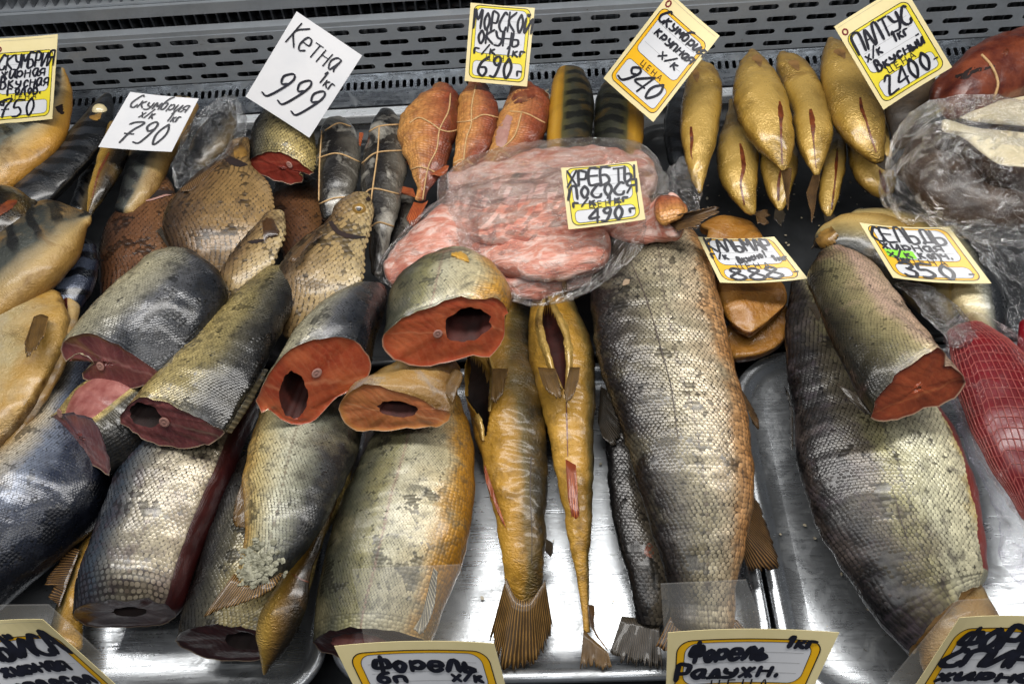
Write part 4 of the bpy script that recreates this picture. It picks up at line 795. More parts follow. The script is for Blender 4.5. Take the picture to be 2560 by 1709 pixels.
# ------------------------------------------------------------------ dried breams
def bream(label, st, mat, hmat, nh, gill, eye=None, dors='L', **k):
    b = fish('dried_bream', label, 'fish', 'D', st, mat, 'dried breams', dors=dors, tr=.24, **k)
    scales(b, .0053, 8, 180, tail=-1, s0=nh, lift=.4, gap=.95, bare=.42)
    if gill: ribbon(b, *gill, M['cavitydark'], 'gill_slit', lift=.0012)
    return b
b = bream('brown scaled half bream behind the twine tied dark fish', [(635, 415, 738, 420, .03), (622, 470, 738, 480, .03), (630, 530, 735, 540, .03), (650, 590, 720, 590, .03)], M['breamdark'], None, 0, None)
b = bream('dark brown dried bream with open gill below the 790 card', [(330, 395, 372, 390, .06, 2.0), (308, 425, 398, 430, .062, 1.6), (292, 455, 404, 462, .062), (255, 500, 402, 520, .06), (230, 560, 405, 580, .056), (226, 620, 395, 640, .052), (232, 680, 350, 690, .046), (245, 725, 310, 730, .04)], M['breamdark'], None, .2, ('a', [(880, 1300, 4), (960, 1320, 30), (1080, 1325, 32), (1180, 1310, 6)]))
ribbon(b, 'a', [(890, 1290, 3), (960, 1180, 50), (1050, 1150, 70), (1150, 1250, 60), (1190, 1295, 10)], M['breamhead'], 'head', lift=.0012, raise_=.004, nc=7)
ribbon(b, 'a', [(880, 1350, 3), (1000, 1368, 6), (1120, 1335, 7), (1170, 1330, 3)], M['bone'], 'gill_rim', lift=.002, raise_=.001)
fin(b.root, 'd', [(1070, 20), (1185, 190)], [(1110, -10), (1150, 60), (1195, 170)], .07, .072, M['fin_dark'], nu=20, name='dorsal_fin', rag=.4)
b = bream('broad golden brown dried bream lying over the dark one', [(522, 335, 572, 322, .088, 2.0), (508, 362, 576, 378, .09, 1.6), (446, 405, 612, 415, .09), (384, 475, 628, 470, .088), (376, 530, 622, 525, .084), (398, 580, 598, 575, .078), (440, 625, 555, 615, .072), (480, 660, 520, 655, .066)], M['bream'], None, .14, ('a', [(1525, 1040, 4), (1560, 1085, 24), (1630, 1115, 22), (1690, 1125, 5)]))
ribbon(b, 'a', [(1530, 1030, 6), (1590, 1010, 60), (1660, 1010, 62), (1705, 960, 20)], M['breamheadgold'], 'head', lift=.0012, raise_=.004, nc=7)
fin(b.root, 'a', [(1230, 1290), (1510, 1090)], [(1240, 1310), (1330, 1290), (1500, 1120), (1520, 1095)], .1, .1, M['fin_brown'], nu=24, name='pectoral_fin')
fin(b.root, 'a', [(1700, 1500), (1830, 1340)], [(1760, 1530), (1850, 1440), (1860, 1360)], .09, .088, M['fin_brown'], nu=20, name='anal_fin')
b = bream('narrow dried bream with dark head between two broader ones', [(608, 492, 652, 488, .1, 1.8), (588, 518, 656, 528, .1, 1.3), (560, 548, 645, 565, .098), (525, 590, 622, 610, .094), (502, 630, 585, 650, .09), (490, 670, 545, 690, .085)], M['breamgold'], None, .22, ('d', [(1690, 95, 4), (1740, 92, 13), (1810, 78, 4)]))
ribbon(b, 'd', [(1680, 50, 12), (1740, 20, 60), (1830, 10, 70), (1900, 40, 20)], M['breamhead'], 'head', lift=.0012, raise_=.003, nc=7)
b = bream('pale dried bream with golden eyed head pointing at the twine tied fish', [(800, 452, 850, 452, .112, 2.2), (768, 472, 858, 482, .112, 1.7), (748, 510, 846, 535, .11, 1.2), (695, 548, 836, 585, .108), (652, 595, 832, 640, .104), (632, 650, 812, 692, .098), (636, 710, 765, 735, .09), (648, 760, 710, 772, .08)], M['breamgold'], None, .2, ('S', [(822, 528, 2), (828, 558, 5), (850, 582, 6), (885, 592, 5), (915, 592, 2)]))
ribbon(b, 'S', [(815, 548, 14), (850, 535, 42), (890, 520, 50), (928, 498, 26)], M['breamheadgold'], 'head', lift=.0012, raise_=.004, nc=9)
eyeball(b, 'b', 130, 1430, .0070, cloudy=False)
ribbon(b, 'S', [(915, 500, 3), (928, 492, 6), (936, 486, 2)], M['cavitydark'], 'mouth', lift=.003)
fin(b.root, 'd', [(2160, 20), (2200, 40)], [(1960, 230), (2010, 235), (2100, 130), (2190, 60)], .122, .122, M['fin_brown'], nu=18, name='pectoral_fin')
# ------------------------------------------------------------------ mackerel heap on the far side
mk = 'smoked mackerel at the end of the counter'
b = fish('smoked_mackerel', 'whole mackerel with pale head behind the 750 card', 'fish', 'a', [(385, 470, 445, 478, .1), (310, 590, 492, 615, .1), (215, 730, 482, 780, .1), (80, 830, 430, 950, .098), (-110, 900, 280, 1120, .094), (-280, 1010, 95, 1275, .09), (-420, 1150, -80, 1420, .085)], M['mack'], mk, dors=150, tr=.46)
ribbon(b, 'a', [(400, 720, 30), (420, 765, 16), (440, 770, 5)], M['cavitydark'], 'mouth')
b = fish('smoked_mackerel', 'black mackerel with yellow eye beside the 790 card', 'fish', 'a', [(712, 645, 762, 652, .085), (618, 745, 782, 765, .085), (515, 870, 765, 895, .085), (395, 1010, 675, 1035, .082), (245, 1130, 530, 1195, .08), (105, 1250, 385, 1345, .078), (20, 1370, 260, 1450, .075)], M['mackdark'], mk, dors='R', tr=.5)
eyeball(b, 'a', 680, 755, .0085)
ribbon(b, 'a', [(610, 800, 8), (660, 800, 22), (690, 770, 6)], M['breamheadgold'], 'gill_cover', lift=.001)
b = fish('smoked_mackerel', 'thin dark mackerel tail hidden between golden tail and black mackerel', 'fish', 'a', [(560, 1150, 690, 1150, .05), (520, 1290, 640, 1310, .05), (475, 1420, 590, 1450, .05)], M['mackdark'], mk, dors='L', tr=.6)
b = fish('smoked_mackerel', 'golden headless mackerel tail pointing down below the 790 card', 'fish', 'a', [(740, 880, 920, 900, .085), (690, 1030, 872, 1050, .085), (650, 1160, 820, 1180, .084), (610, 1310, 730, 1330, .08), (595, 1420, 650, 1430, .076), (590, 1500, 610, 1500, .072)], M['gold'], mk, dors='R', tr=.7, e1='point')
ribbon(b, 'a', [(745, 1040, 5), (710, 1110, 9), (670, 1190, 6), (630, 1350, 3)], M['slit'])
b = fish('smoked_mackerel', 'banded golden mackerel under the 790 card beside the clear bag', 'fish', 'a', [(1180, 700, 1350, 730, .075), (1020, 860, 1280, 910, .075), (895, 1050, 1180, 1070, .074), (850, 1230, 1080, 1290, .07), (790, 1420, 930, 1450, .066)], M['mackpale'], mk, dors=140, tr=.65)
b = fish('smoked_mackerel', 'stubby golden brown mackerel end resting on the pale striped one', 'fish', 'a', [(222, 1365, 238, 1440, .115), (140, 1305, 178, 1540, .115), (0, 1272, 10, 1650, .113), (-200, 1250, -190, 1700, .11)], M['gold'], mk, dors='U', tr=.42)
ribbon(b, 'a', [(-10, 1470, 10), (30, 1420, 30), (80, 1390, 26), (115, 1370, 8)], M['slit'], 'cavity')
b = fish('smoked_mackerel', 'pale bellied mackerel with zigzag bars above the golden fish side', 'fish', 'D', [(182, 480, 200, 520, .098), (112, 468, 178, 575, .1), (50, 498, 125, 640, .1), (-5, 545, 60, 692, .098), (-70, 600, 0, 735, .095)], M['mackpale'], mk, dors=140, tr=.40, expo=2.5, wr=.002, lump=.003)
b = fish('smoked_mackerel', 'blue black barred mackerel in shadow under the pale bellied one', 'fish', 'd', [(490, 110, 658, 130, .07), (430, 240, 672, 250, .07), (330, 370, 635, 400, .068), (220, 500, 565, 520, .065), (150, 600, 480, 640, .06)], M['mackblue'], mk, dors='R', tr=.6)
# ------------------------------------------------------------------ dark dried fish and redfish tied with twine
tw = 'fish tied with twine'
b = fish('dried_fish', 'short black dried fish tied with twine beside the red cut piece', 'fish', 'D', [(742, 288, 802, 282, .075), (728, 335, 827, 330, .078), (727, 400, 823, 410, .078), (730, 455, 806, 455, .075), (740, 500, 775, 495, .07)], M['dried'], tw, dors='L', tr=.7, wr=.002)
twine(b, 'D', [[(730, 362), (775, 352), (826, 372)], [(728, 470), (765, 455), (805, 452)], [(738, 300), (733, 380), (731, 480)], [(745, 300), (775, 283), (805, 290)]])
b = fish('dried_fish', 'long black dried fish tied with twine beside the first redfish', 'fish', 'D', [(868, 262, 905, 258, .085), (850, 292, 928, 290, .086), (834, 350, 938, 350, .086), (828, 430, 926, 430, .084), (838, 500, 908, 500, .08), (848, 560, 892, 560, .075), (850, 625, 880, 628, .07)], M['dried'], tw, dors='L', tr=.7, wr=.002)
twine(b, 'D', [[(870, 288), (866, 350), (855, 430), (850, 470)], [(836, 310), (870, 290), (928, 285)], [(830, 375), (865, 350), (936, 345)], [(828, 455), (855, 433), (915, 445)], [(850, 520), (870, 510), (905, 520)]])
fin(b.root, 'b', [(140, 1000), (160, 920)], [(130, 990), (130, 910), (158, 905)], .09, .092, M['fin_red'], nu=10, name='pectoral_fin')
b = fish('dried_fish', 'grey dried fish end squeezed between the bag and the long black fish', 'fish', 'D', [(912, 455, 950, 460, .06), (892, 520, 938, 530, .06), (880, 580, 915, 590, .06)], M['dried'], tw, dors='L', tr=.7)
def redfish(label, st, lines, **k):
    b = fish('smoked_redfish', label, 'fish', 'D', st, M['redfish'], tw, tr=.6, wr=.003, wf=70, lump=.004, crease=.0022, **k); twine(b, 'b', lines); return b
b = redfish('smoked redfish with fanned orange tail tied with twine', [(1000, 196, 1028, 198, .095), (966, 234, 1050, 228, .097), (924, 268, 1052, 270, .098), (914, 310, 1047, 310, .098), (926, 355, 1036, 352, .097), (945, 392, 1014, 396, .094), (952, 425, 986, 433, .09), (950, 455, 976, 458, .088)], [[(755, 640), (740, 760), (680, 885), (660, 1020), (600, 1150), (560, 1390)], [(475, 840), (540, 805), (620, 840), (680, 885)], [(680, 885), (740, 900), (800, 890)], [(480, 1160), (540, 1140), (600, 1155), (690, 1195)]], dors='R')
fin(b.root, 'b', [(505, 1380), (560, 1390), (600, 1370)], [(450, 1500), (480, 1557), (530, 1530), (585, 1400)], .09, .088, M['fin_red'], nu=22, name='tail_fin')
fin(b.root, 'b', [(500, 1290), (520, 1350)], [(345, 1255), (390, 1310), (450, 1330)], .088, .08, M['fin_red'], nu=14, name='tail_lobe')
fin(b.root, 'b', [(410, 920), (500, 1160)], [(402, 940), (430, 1060), (495, 1165)], .09, .088, M['fin_red'], nu=16, name='ventral_fin')
fin(b.root, 'b', [(620, 1190), (720, 1130)], [(690, 1205), (735, 1170), (745, 1130)], .1, .1, M['fin_red'], nu=14, name='anal_fin')
b = redfish('slender smoked redfish tied with crossed twine between two others', [(1073, 193, 1112, 193, .095), (1058, 225, 1132, 230, .097), (1048, 270, 1146, 275, .098), (1042, 318, 1141, 320, .098), (1038, 360, 1113, 362, .095), (1038, 398, 1080, 398, .09)], [[(930, 575), (900, 720), (895, 850), (860, 960), (840, 1140)], [(800, 835), (890, 825), (980, 785), (1085, 805)], [(770, 1120), (840, 1090), (920, 1130)]], dors='R')
fin(b.root, 'b', [(930, 1110), (1040, 1000)], [(935, 1130), (1000, 1090), (1060, 1010)], .096, .094, M['fin_red'], nu=16, name='anal_fin')
b = redfish('torn smoked redfish showing white flesh beside the banded mackerel backs', [(1172, 212, 1228, 202, .095), (1156, 240, 1262, 232, .097), (1143, 285, 1258, 285, .098), (1130, 335, 1234, 340, .097), (1108, 375, 1184, 380, .094), (1085, 410, 1135, 412, .09)], [[(1240, 770), (1190, 930), (1080, 1040), (1030, 1130)], [(1160, 760), (1270, 775), (1400, 840)], [(1020, 1040), (1110, 1035), (1180, 1090)]], dors='R')
ribbon(b, 'b', [(1160, 790, 20), (1120, 880, 36), (1100, 960, 40), (1085, 1000, 18)], M['bone'], 'torn_patch', lift=.001)
ribbon(b, 'b', [(1180, 690, 20), (1250, 650, 50), (1330, 630, 26)], M['redmeat'], 'torn_head', lift=.001)
fin(b.root, 'b', [(1360, 640), (1420, 690)], [(1440, 600), (1450, 640), (1440, 690)], .1, .1, M['fin_pale'], nu=12, name='gill_bones', rag=.6)
# banded golden mackerel backs
for lb, st, do in (('banded golden mackerel back with the stripe on the far edge from its twin', [(1276, 168, 1343, 172, .1), (1265, 200, 1358, 207, .1), (1257, 275, 1362, 262, .098), (1254, 330, 1357, 322, .095), (1256, 385, 1350, 375, .09)], 35),
                   ('banded golden mackerel back half hidden under the 940 card', [(1388, 188, 1448, 186, .09), (1368, 222, 1468, 230, .092), (1362, 280, 1477, 285, .092), (1364, 330, 1473, 332, .09), (1370, 380, 1462, 380, .086)], 145)):
    fish('smoked_mackerel', lb, 'fish', 'D', st, M['goldline'], 'banded mackerel backs', dors=do, tr=.62, wr=.0006)
fish('smoked_mackerel', 'dark mackerel back in the gap behind the first golden mackerel', 'fish', 'D', [(1535, 222, 1590, 215, .06), (1523, 290, 1600, 290, .06), (1530, 360, 1600, 360, .058), (1545, 402, 1590, 402, .055)], M['mackdark'], dors='L', tr=.6)
# golden headless mackerel
def gold(label, st, slit, tail=None, dors='D', dark=None, z=0):
    b = fish('golden_mackerel', label, 'fish', 'c', st, M['gold'], 'golden headless mackerel', dors=dors, tr=.70, wr=.0011, lump=.0028, crease=.0013, e1='point')
    if slit: ribbon(b, 'c', [(x_, y_, w_ * .72) for x_, y_, w_ in slit], M['slit'], 'slit', lift=.0006)
    if tail:
        base, tip, mt = tail; zt = st[-1][4]; fin(b.root, 'c', base, tip, zt, zt + .002, mt, nu=12, name='tail_fin', rag=.3)
    if dark: ribbon(b, 'c', dark, M['fin_brown'], 'vent_fin', lift=.0008)
    return b
gold('golden headless mackerel propped behind the others by the 2400 card', [(1290, 720, 1395, 740, .07), (1340, 900, 1432, 900, .07), (1360, 1040, 1446, 1050, .068), (1400, 1090, 1430, 1090, .066)], None)
gold('golden mackerel in the lower row with a torn dark vent', [(330, 690, 385, 690, .055), (298, 850, 450, 840, .058), (255, 1030, 522, 1000, .06), (262, 1200, 532, 1160, .06), (335, 1340, 526, 1320, .056), (430, 1440, 518, 1435, .05), (480, 1470, 510, 1465, .048)], [(410, 980, 8), (425, 1050, 20), (435, 1150, 18), (415, 1250, 10), (440, 1400, 8)], ([(480, 1450), (520, 1470)], [(540, 1450), (590, 1430), (625, 1460), (600, 1540), (530, 1530)], M['fin_brown']))
gold('short golden mackerel in the lower row under two crossing tails', [(600, 880, 760, 880, .052), (550, 1030, 798, 1040, .055), (548, 1130, 800, 1140, .056), (580, 1280, 772, 1260, .054), (630, 1395, 735, 1395, .05), (670, 1440, 700, 1440, .048)], [(690, 1150, 6), (672, 1260, 14), (672, 1370, 9)], ([(650, 1430), (710, 1430)], [(640, 1500), (690, 1557), (720, 1490)], M['fin_dark']))
gold('slim golden mackerel in the lower row with a straight slit', [(1040, 880, 1112, 890, .05), (1000, 1000, 1132, 1000, .053), (962, 1180, 1122, 1160, .054), (946, 1300, 1092, 1300, .052), (958, 1420, 1062, 1420, .048), (1000, 1480, 1030, 1480, .046)], [(1075, 1010, 6), (1068, 1110, 15), (1060, 1230, 8), (1035, 1430, 9)], ([(980, 1460), (1050, 1460)], [(1000, 1557), (1050, 1540), (1080, 1500)], M['fin_dark']))
gold('curved golden mackerel in the lower row with a dark blunt end', [(1140, 970, 1260, 900, .05), (1150, 1110, 1420, 1060, .053), (1195, 1230, 1462, 1170, .054), (1285, 1315, 1475, 1250, .052), (1375, 1362, 1462, 1320, .05)], [(1360, 1160, 6), (1385, 1230, 22), (1410, 1300, 26), (1440, 1320, 8)], ([(1400, 1160), (1450, 1240)], [(1440, 1140), (1480, 1180), (1478, 1260)], M['fin_brown']))
gold('golden mackerel at the start of the upper row under the 940 card', [(105, 432, 160, 428, .1), (55, 520, 235, 480, .1), (8, 700, 290, 620, .1), (-5, 890, 285, 790, .098), (28, 1070, 240, 990, .095), (75, 1220, 180, 1190, .09), (125, 1320, 150, 1315, .086)], [(75, 865, 10), (80, 960, 16), (75, 1040, 7), (85, 1090, 3)], None, dark=[(95, 470, 8), (110, 510, 22), (115, 560, 5)])
gold('golden mackerel in the upper row with the widest body', [(468, 352, 518, 352, .098), (400, 435, 592, 430, .1), (358, 545, 668, 550, .1), (362, 690, 738, 700, .1), (412, 850, 778, 880, .098), (502, 985, 778, 1000, .095), (612, 1090, 758, 1098, .09), (690, 1170, 735, 1160, .086)], [(680, 690, 8), (688, 770, 26), (690, 850, 14), (692, 960, 9), (698, 1120, 6)], ([(690, 1170), (740, 1150)], [(715, 1280), (742, 1470), (750, 1300), (770, 1150)], M['fin_brown']), dark=[(490, 400, 6), (530, 405, 30), (550, 455, 6)])
gold('golden mackerel in the upper row between the widest and the last', [(668, 372, 730, 362, .092), (645, 455, 850, 430, .094), (690, 600, 942, 545, .094), (758, 750, 1012, 700, .094), (782, 900, 1042, 850, .092), (812, 1030, 1032, 990, .09), (862, 1130, 992, 1110, .086), (910, 1200, 955, 1195, .082)], [(890, 745, 10), (900, 800, 24), (908, 870, 22), (912, 960, 7), (930, 1150, 3)], ([(905, 1200), (955, 1195)], [(855, 1340), (900, 1540), (925, 1400), (950, 1240)], M['fin_brown']), dark=[(740, 425, 6), (785, 440, 28), (810, 480, 6)])
gold('golden mackerel at the end of the upper row touching the 2400 card', [(1005, 266, 1052, 268, .1), (965, 390, 1158, 350, .102), (950, 520, 1252, 480, .104), (1000, 690, 1335, 640, .104), (1062, 860, 1384, 800, .102), (1152, 985, 1394, 940, .098), (1265, 1080, 1390, 1040, .094), (1335, 1120, 1384, 1105, .09)], [(1230, 665, 9), (1240, 740, 18), (1270, 820, 10), (1300, 920, 9), (1340, 1040, 5)], ([(1330, 1110), (1390, 1070)], [(1370, 1150), (1450, 1170), (1475, 1100), (1400, 1050)], M['fin_dark']), dark=[(1050, 350, 8), (1100, 360, 26), (1125, 400, 6)])
# ------------------------------------------------------------------ halibut corner
b = fish('halibut_fillet', 'flat brown halibut fillet leaning under the 2400 card', 'fish', 'c', [(1480, 560, 1742, 520, .1), (1395, 740, 1756, 740, .09), (1425, 880, 1680, 860, .08), (1470, 1000, 1590, 970, .07)], M['halibut'], dors='L', tr=.18)
b = fish('cured_meat', 'dark red cured fish meat tied with one loop of twine', 'fish piece', 'c', [(1800, 520, 1752, 700, .12), (1950, 395, 1860, 790, .12), (2120, 300, 2090, 735, .12), (2340, 225, 2330, 650, .12), (2520, 170, 2520, 600, .12)], M['redmeat'], dors='L', tr=.5, wr=.004, wf=60)
twine(b, 'c', [[(2060, 375), (2120, 440), (2160, 520), (2170, 590), (2140, 680)]], r=.0014)
ribbon(b, 'c', [(1880, 520, 8), (1940, 520, 24), (2000, 480, 20), (2080, 470, 10), (2150, 450, 5)], M['cavitydark'], 'crack')
ribbon(b, 'c', [(2200, 390, 6), (2225, 360, 16), (2240, 330, 6)], M['slit'], 'fat_spot')
r_ = empty('halibut_block', atz(px('c', 2150, 850), .08), 'pale halibut slab inside the wrapping behind the big bag', 'fish piece')
slab(r_, 'c', [(1910, 800), (2050, 730), (2349, 650), (2600, 640), (2600, 860), (2300, 850), (2050, 830)], .12, .05, M['palehal'], M['darkhal'])
r_ = empty('halibut_chunk', atz(px('c', 1900, 1100), .06), 'thick halibut chunk with pale cut top and dark skin inside a clear bag', 'fish piece')
slab(r_, 'c', [(1790, 820), (1880, 850), (2000, 870), (2349, 900), (2600, 980), (2600, 1200), (2349, 1135), (2200, 1120), (2080, 1050), (1930, 930), (1800, 890)], .15, .03, M['palehal'], M['darkhal'], n=64)
b = fish('halibut_skin_side', 'dark brown skin side of the bagged halibut', 'fish piece', 'c', [(1560, 1060, 1530, 1240, .08), (1720, 900, 1640, 1380, .095), (1900, 960, 1820, 1470, .1), (2120, 1090, 2060, 1540, .1), (2349, 1160, 2300, 1560, .1), (2560, 1200, 2560, 1560, .1)], M['darkhal'], dors='L', tr=.5, wr=.003)
NCset(80)
b = fish('clear_bag', 'large crumpled clear bag wrapped round the dark halibut chunk', 'plastic bag', 'c', [(1455, 1180, 1440, 1400, .105), (1560, 990, 1500, 1480, .112), (1720, 800, 1640, 1430, .125), (1900, 790, 1800, 1490, .13), (2100, 800, 2040, 1560, .13), (2349, 820, 2300, 1600, .13), (2600, 900, 2560, 1620, .13)], M['film'], dors='L', tr=.56, wr=.004, lump=.008, wf=60, expo=2.3)
b = fish('clear_bag', 'grey crumpled empty bag beside the dark herring', 'plastic bag', 'f', [(1880, -40, 2500, -260, .09), (1950, 60, 2500, -60, .095), (2010, 200, 2520, 200, .095), (2130, 330, 2520, 400, .09), (2250, 500, 2540, 620, .08), (2300, 700, 2560, 800, .07)], M['filmgrey'], dors='L', tr=.30, wr=.006, lump=.010, wf=50)
b = fish('clear_bag', 'small clear bag wrapped over a dark mackerel by the 790 card', 'plastic bag', 'a', [(1480, 690, 1640, 690, .098), (1400, 760, 1675, 830, .1), (1290, 900, 1640, 960, .1), (1230, 1050, 1530, 1070, .098), (1190, 1180, 1360, 1190, .095), (1200, 1270, 1250, 1285, .09)], M['filmgrey'], dors='L', tr=.5, wr=.004, lump=.005, wf=70)
fish('smoked_mackerel', 'dark mackerel seen through the small clear bag', 'fish', 'a', [(1500, 730, 1610, 730, .085), (1420, 830, 1620, 860, .085), (1330, 950, 1560, 990, .085), (1260, 1100, 1420, 1130, .08)], M['mackdark'], tr=.55)
b = fish('clear_bag', 'knotted end of clear bag beside the first golden mackerel', 'plastic bag', 'D', [(1560, 372, 1600, 378, .085), (1535, 405, 1604, 410, .088), (1520, 440, 1606, 445, .088), (1528, 480, 1600, 485, .085), (1545, 515, 1590, 515, .08)], M['filmgrey'], dors='L', tr=.5, wr=.004, lump=.004, wf=80)
NCset(44)
# ------------------------------------------------------------------ bag of salmon backbones
g_ = 'salmon backbones in the bag'
for lb, st, mt in (('pink salmon backbone strip along the back of the bag', [(1040, 400, 1048, 445, .085), (1120, 372, 1130, 425, .092), (1240, 350, 1248, 405, .096), (1350, 342, 1355, 395, .096), (1460, 346, 1460, 392, .09), (1495, 372, 1492, 400, .085)], 'pink'),
                   ('greyish salmon backbone strip through the middle of the bag', [(1042, 440, 1046, 500, .09), (1130, 420, 1134, 490, .1), (1260, 400, 1262, 475, .104), (1380, 395, 1380, 460, .104), (1490, 395, 1485, 450, .095)], 'pinkgrey'),
                   ('pink grey salmon backbone strip below the middle one', [(1044, 490, 1050, 550, .085), (1130, 480, 1136, 560, .098), (1250, 468, 1256, 545, .102), (1370, 455, 1370, 530, .102), (1470, 450, 1466, 520, .095)], 'pink'),
                   ('flat pink salmon strip near the open side of the bag', [(1070, 545, 1080, 600, .075), (1150, 550, 1160, 630, .085), (1260, 540, 1262, 640, .09), (1370, 525, 1366, 625, .09)], 'pink'),
                   ('curled pink salmon strip at the lowest edge of the bag', [(1130, 620, 1150, 668, .065), (1200, 630, 1210, 690, .07), (1280, 625, 1280, 672, .07), (1360, 600, 1352, 650, .07)], 'pink'),
                   ('loose pink salmon end in the bag corner by the dried fish', [(1060, 460, 1090, 560, .085), (1000, 490, 1045, 610, .085), (940, 545, 985, 650, .08), (892, 600, 915, 655, .075)], 'pink')):
    bb_ = fish('salmon_backbone', lb, 'fish piece', 'D', st, M[mt], g_, tr=.6, wr=.004, wf=60, lump=.003)
NCset(96)
b = fish('plastic_bag', 'clear bag packed with pink salmon backbones in the middle', 'plastic bag', 'D', [(1034, 405, 1050, 560, .09), (1060, 385, 1085, 610, .094), (1130, 362, 1150, 665, .098), (1230, 343, 1225, 690, .1), (1340, 334, 1335, 665, .1), (1440, 337, 1430, 605, .098), (1488, 360, 1480, 560, .094), (1512, 400, 1505, 500, .088)], M['filmtight'], dors='L', tr=.30, wr=.002, wf=90, expo=2.6, tmax=.034)
b = fish('plastic_bag', 'tightly wrapped bag corner of pink salmon beside the golden eyed bream', 'plastic bag', 'D', [(1065, 440, 1100, 575, .088), (1000, 480, 1050, 622, .088), (935, 538, 985, 660, .084), (885, 592, 915, 664, .078), (868, 622, 885, 650, .074)], M['filmtight'], dors='L', tr=.62, wr=.002, wf=90)
NCset(44)
# ------------------------------------------------------------------ squid, herring
sq = 'smoked squid'
for lb, poly, z in (('flat amber squid mantle behind the 888 card', [(1770, 575), (1752, 560), (1790, 545), (1870, 548), (1900, 585), (1915, 640), (1850, 660), (1765, 640)], .03),
                    ('folded amber squid at the foot of the stack', [(1815, 815), (1880, 800), (1940, 785), (1970, 765), (1978, 800), (1958, 850), (1910, 880), (1855, 890), (1830, 885)], .03),
                    ('pointed amber squid mantle on top under the 888 card', [(1790, 720), (1800, 690), (1880, 690), (1950, 705), (1968, 748), (1935, 785), (1895, 818), (1870, 826), (1820, 795), (1805, 765)], .052)):
    r_ = empty('smoked_squid', atz(np.mean(poly, axis=0), z), lb, 'squid', sq)
    slab(r_, 'S', poly, z, .010, M['squidin'], M['squid'], name='mantle', dome=.004, warp=.009, n=72)
b = fish('herring', 'golden herring with its head resting against the olive trout piece', 'fish', 'S', [(2045, 620, 2085, 560, .068), (2075, 630, 2125, 545, .072), (2150, 655, 2215, 550, .074), (2230, 715, 2310, 600, .072), (2290, 770, 2380, 670, .068), (2340, 810, 2400, 750, .062)], M['herring'], dors='L', tr=.6)
ribbon(b, 'f', [(940, 110, 30), (1000, 70, 60), (1060, 20, 40)], M['breamheadgold'], 'gill_cover', lift=.0012, raise_=.003)
fin(b.root, 'f', [(930, 90), (970, 40)], [(870, 180), (900, 150), (1000, 0), (1010, -20)], .07, .06, M['fin_dark'], nu=10, name='jaw', rag=.4)
b = fish('herring', 'second golden herring mostly hidden under the 350 card', 'fish', 'S', [(2105, 585, 2150, 528, .06), (2160, 575, 2230, 530, .06), (2240, 620, 2330, 560, .06), (2300, 700, 2400, 640, .06)], M['herring'], dors='R', tr=.6)
b = fish('herring', 'dark backed herring with silver belly below the 350 card', 'fish', 'f', [(1700, -60, 1850, -40, .07), (1800, 60, 1985, 110, .074), (1830, 230, 2110, 250, .078), (1830, 400, 2195, 420, .08), (1900, 560, 2228, 580, .078), (2020, 680, 2215, 710, .074), (2120, 760, 2190, 780, .07)], M['herringdark'], dors='R', tr=.6)
# ------------------------------------------------------------------ netted ham in vacuum film
b = fish('netted_meat', 'deep red cured meat in a stretchy net sealed in clear film', 'meat', 'S', [(2372, 838, 2470, 822, .075), (2378, 880, 2550, 880, .078), (2395, 960, 2620, 980, .08), (2430, 1060, 2660, 1080, .08), (2470, 1150, 2680, 1180, .078), (2520, 1225, 2660, 1250, .072), (2560, 1290, 2650, 1300, .066)], M['ham'], dors='L', tr=.52, wr=.0012, lump=.003)
VV, FF = [], []
R_, C2 = b.V.shape[:2]
def addtube(P):
    V, F = tube(P, .00042, 5); o = len(VV); VV.extend(V); FF.extend([tuple(i + o for i in f) for f in F])
def lift_(i, j): p = b.V[i, j % C2]; return p + nrm(p - b.C[i]) * .0005
for j in range(-3, 26, 1): addtube([lift_(i, j) for i in range(4, R_ - 4)])
st_ = max(2, R_ // 18)
for i in range(5, R_ - 4, st_): addtube([lift_(min(R_ - 1, i + abs(j - 11) // 6), j) for j in range(-3, 26)])
mesh('net', VV, FF, M['net'], b.root)
NCset(80)
f_ = fish('vacuum_film', 'glossy clear film sealed over the netted red meat', 'plastic bag', 'S', [(2362, 825, 2480, 808, .08), (2370, 880, 2565, 872, .084), (2386, 960, 2635, 975, .086), (2420, 1060, 2675, 1080, .086), (2460, 1150, 2695, 1180, .084), (2510, 1235, 2680, 1260, .078), (2555, 1310, 2670, 1320, .07)], M['filmvac'], dors='L', tr=.53, wr=.0035, wf=95, lump=.001)
fish('vacuum_film_neck', 'twisted clear film neck of the netted meat pack below the 350 card', 'plastic bag', 'S', [(2240, 715, 2330, 725, .09), (2275, 740, 2390, 770, .092), (2320, 800, 2430, 815, .092), (2365, 860, 2450, 835, .09)], M['filmgrey'], dors='L', tr=.3, wr=.005, lump=.008, wf=60)
fish('vacuum_film_edge', 'clear sealed film edge hanging beside the netted meat', 'plastic bag', 'S', [(2380, 1000, 2425, 990, .06), (2420, 1120, 2475, 1110, .06), (2470, 1220, 2520, 1200, .056), (2500, 1300, 2560, 1300, .05), (2500, 1380, 2560, 1380, .045), (2530, 1440, 2590, 1470, .04)], M['filmthick'], dors='L', tr=.22, wr=.003, wf=60)
NCset(44)
fish('netted_meat', 'end of another netted red meat pack beside the grey bag', 'meat', 'S', [(2548, 810, 2600, 800, .08), (2545, 860, 2620, 860, .08), (2555, 900, 2620, 905, .08)], M['ham'], tr=.6)
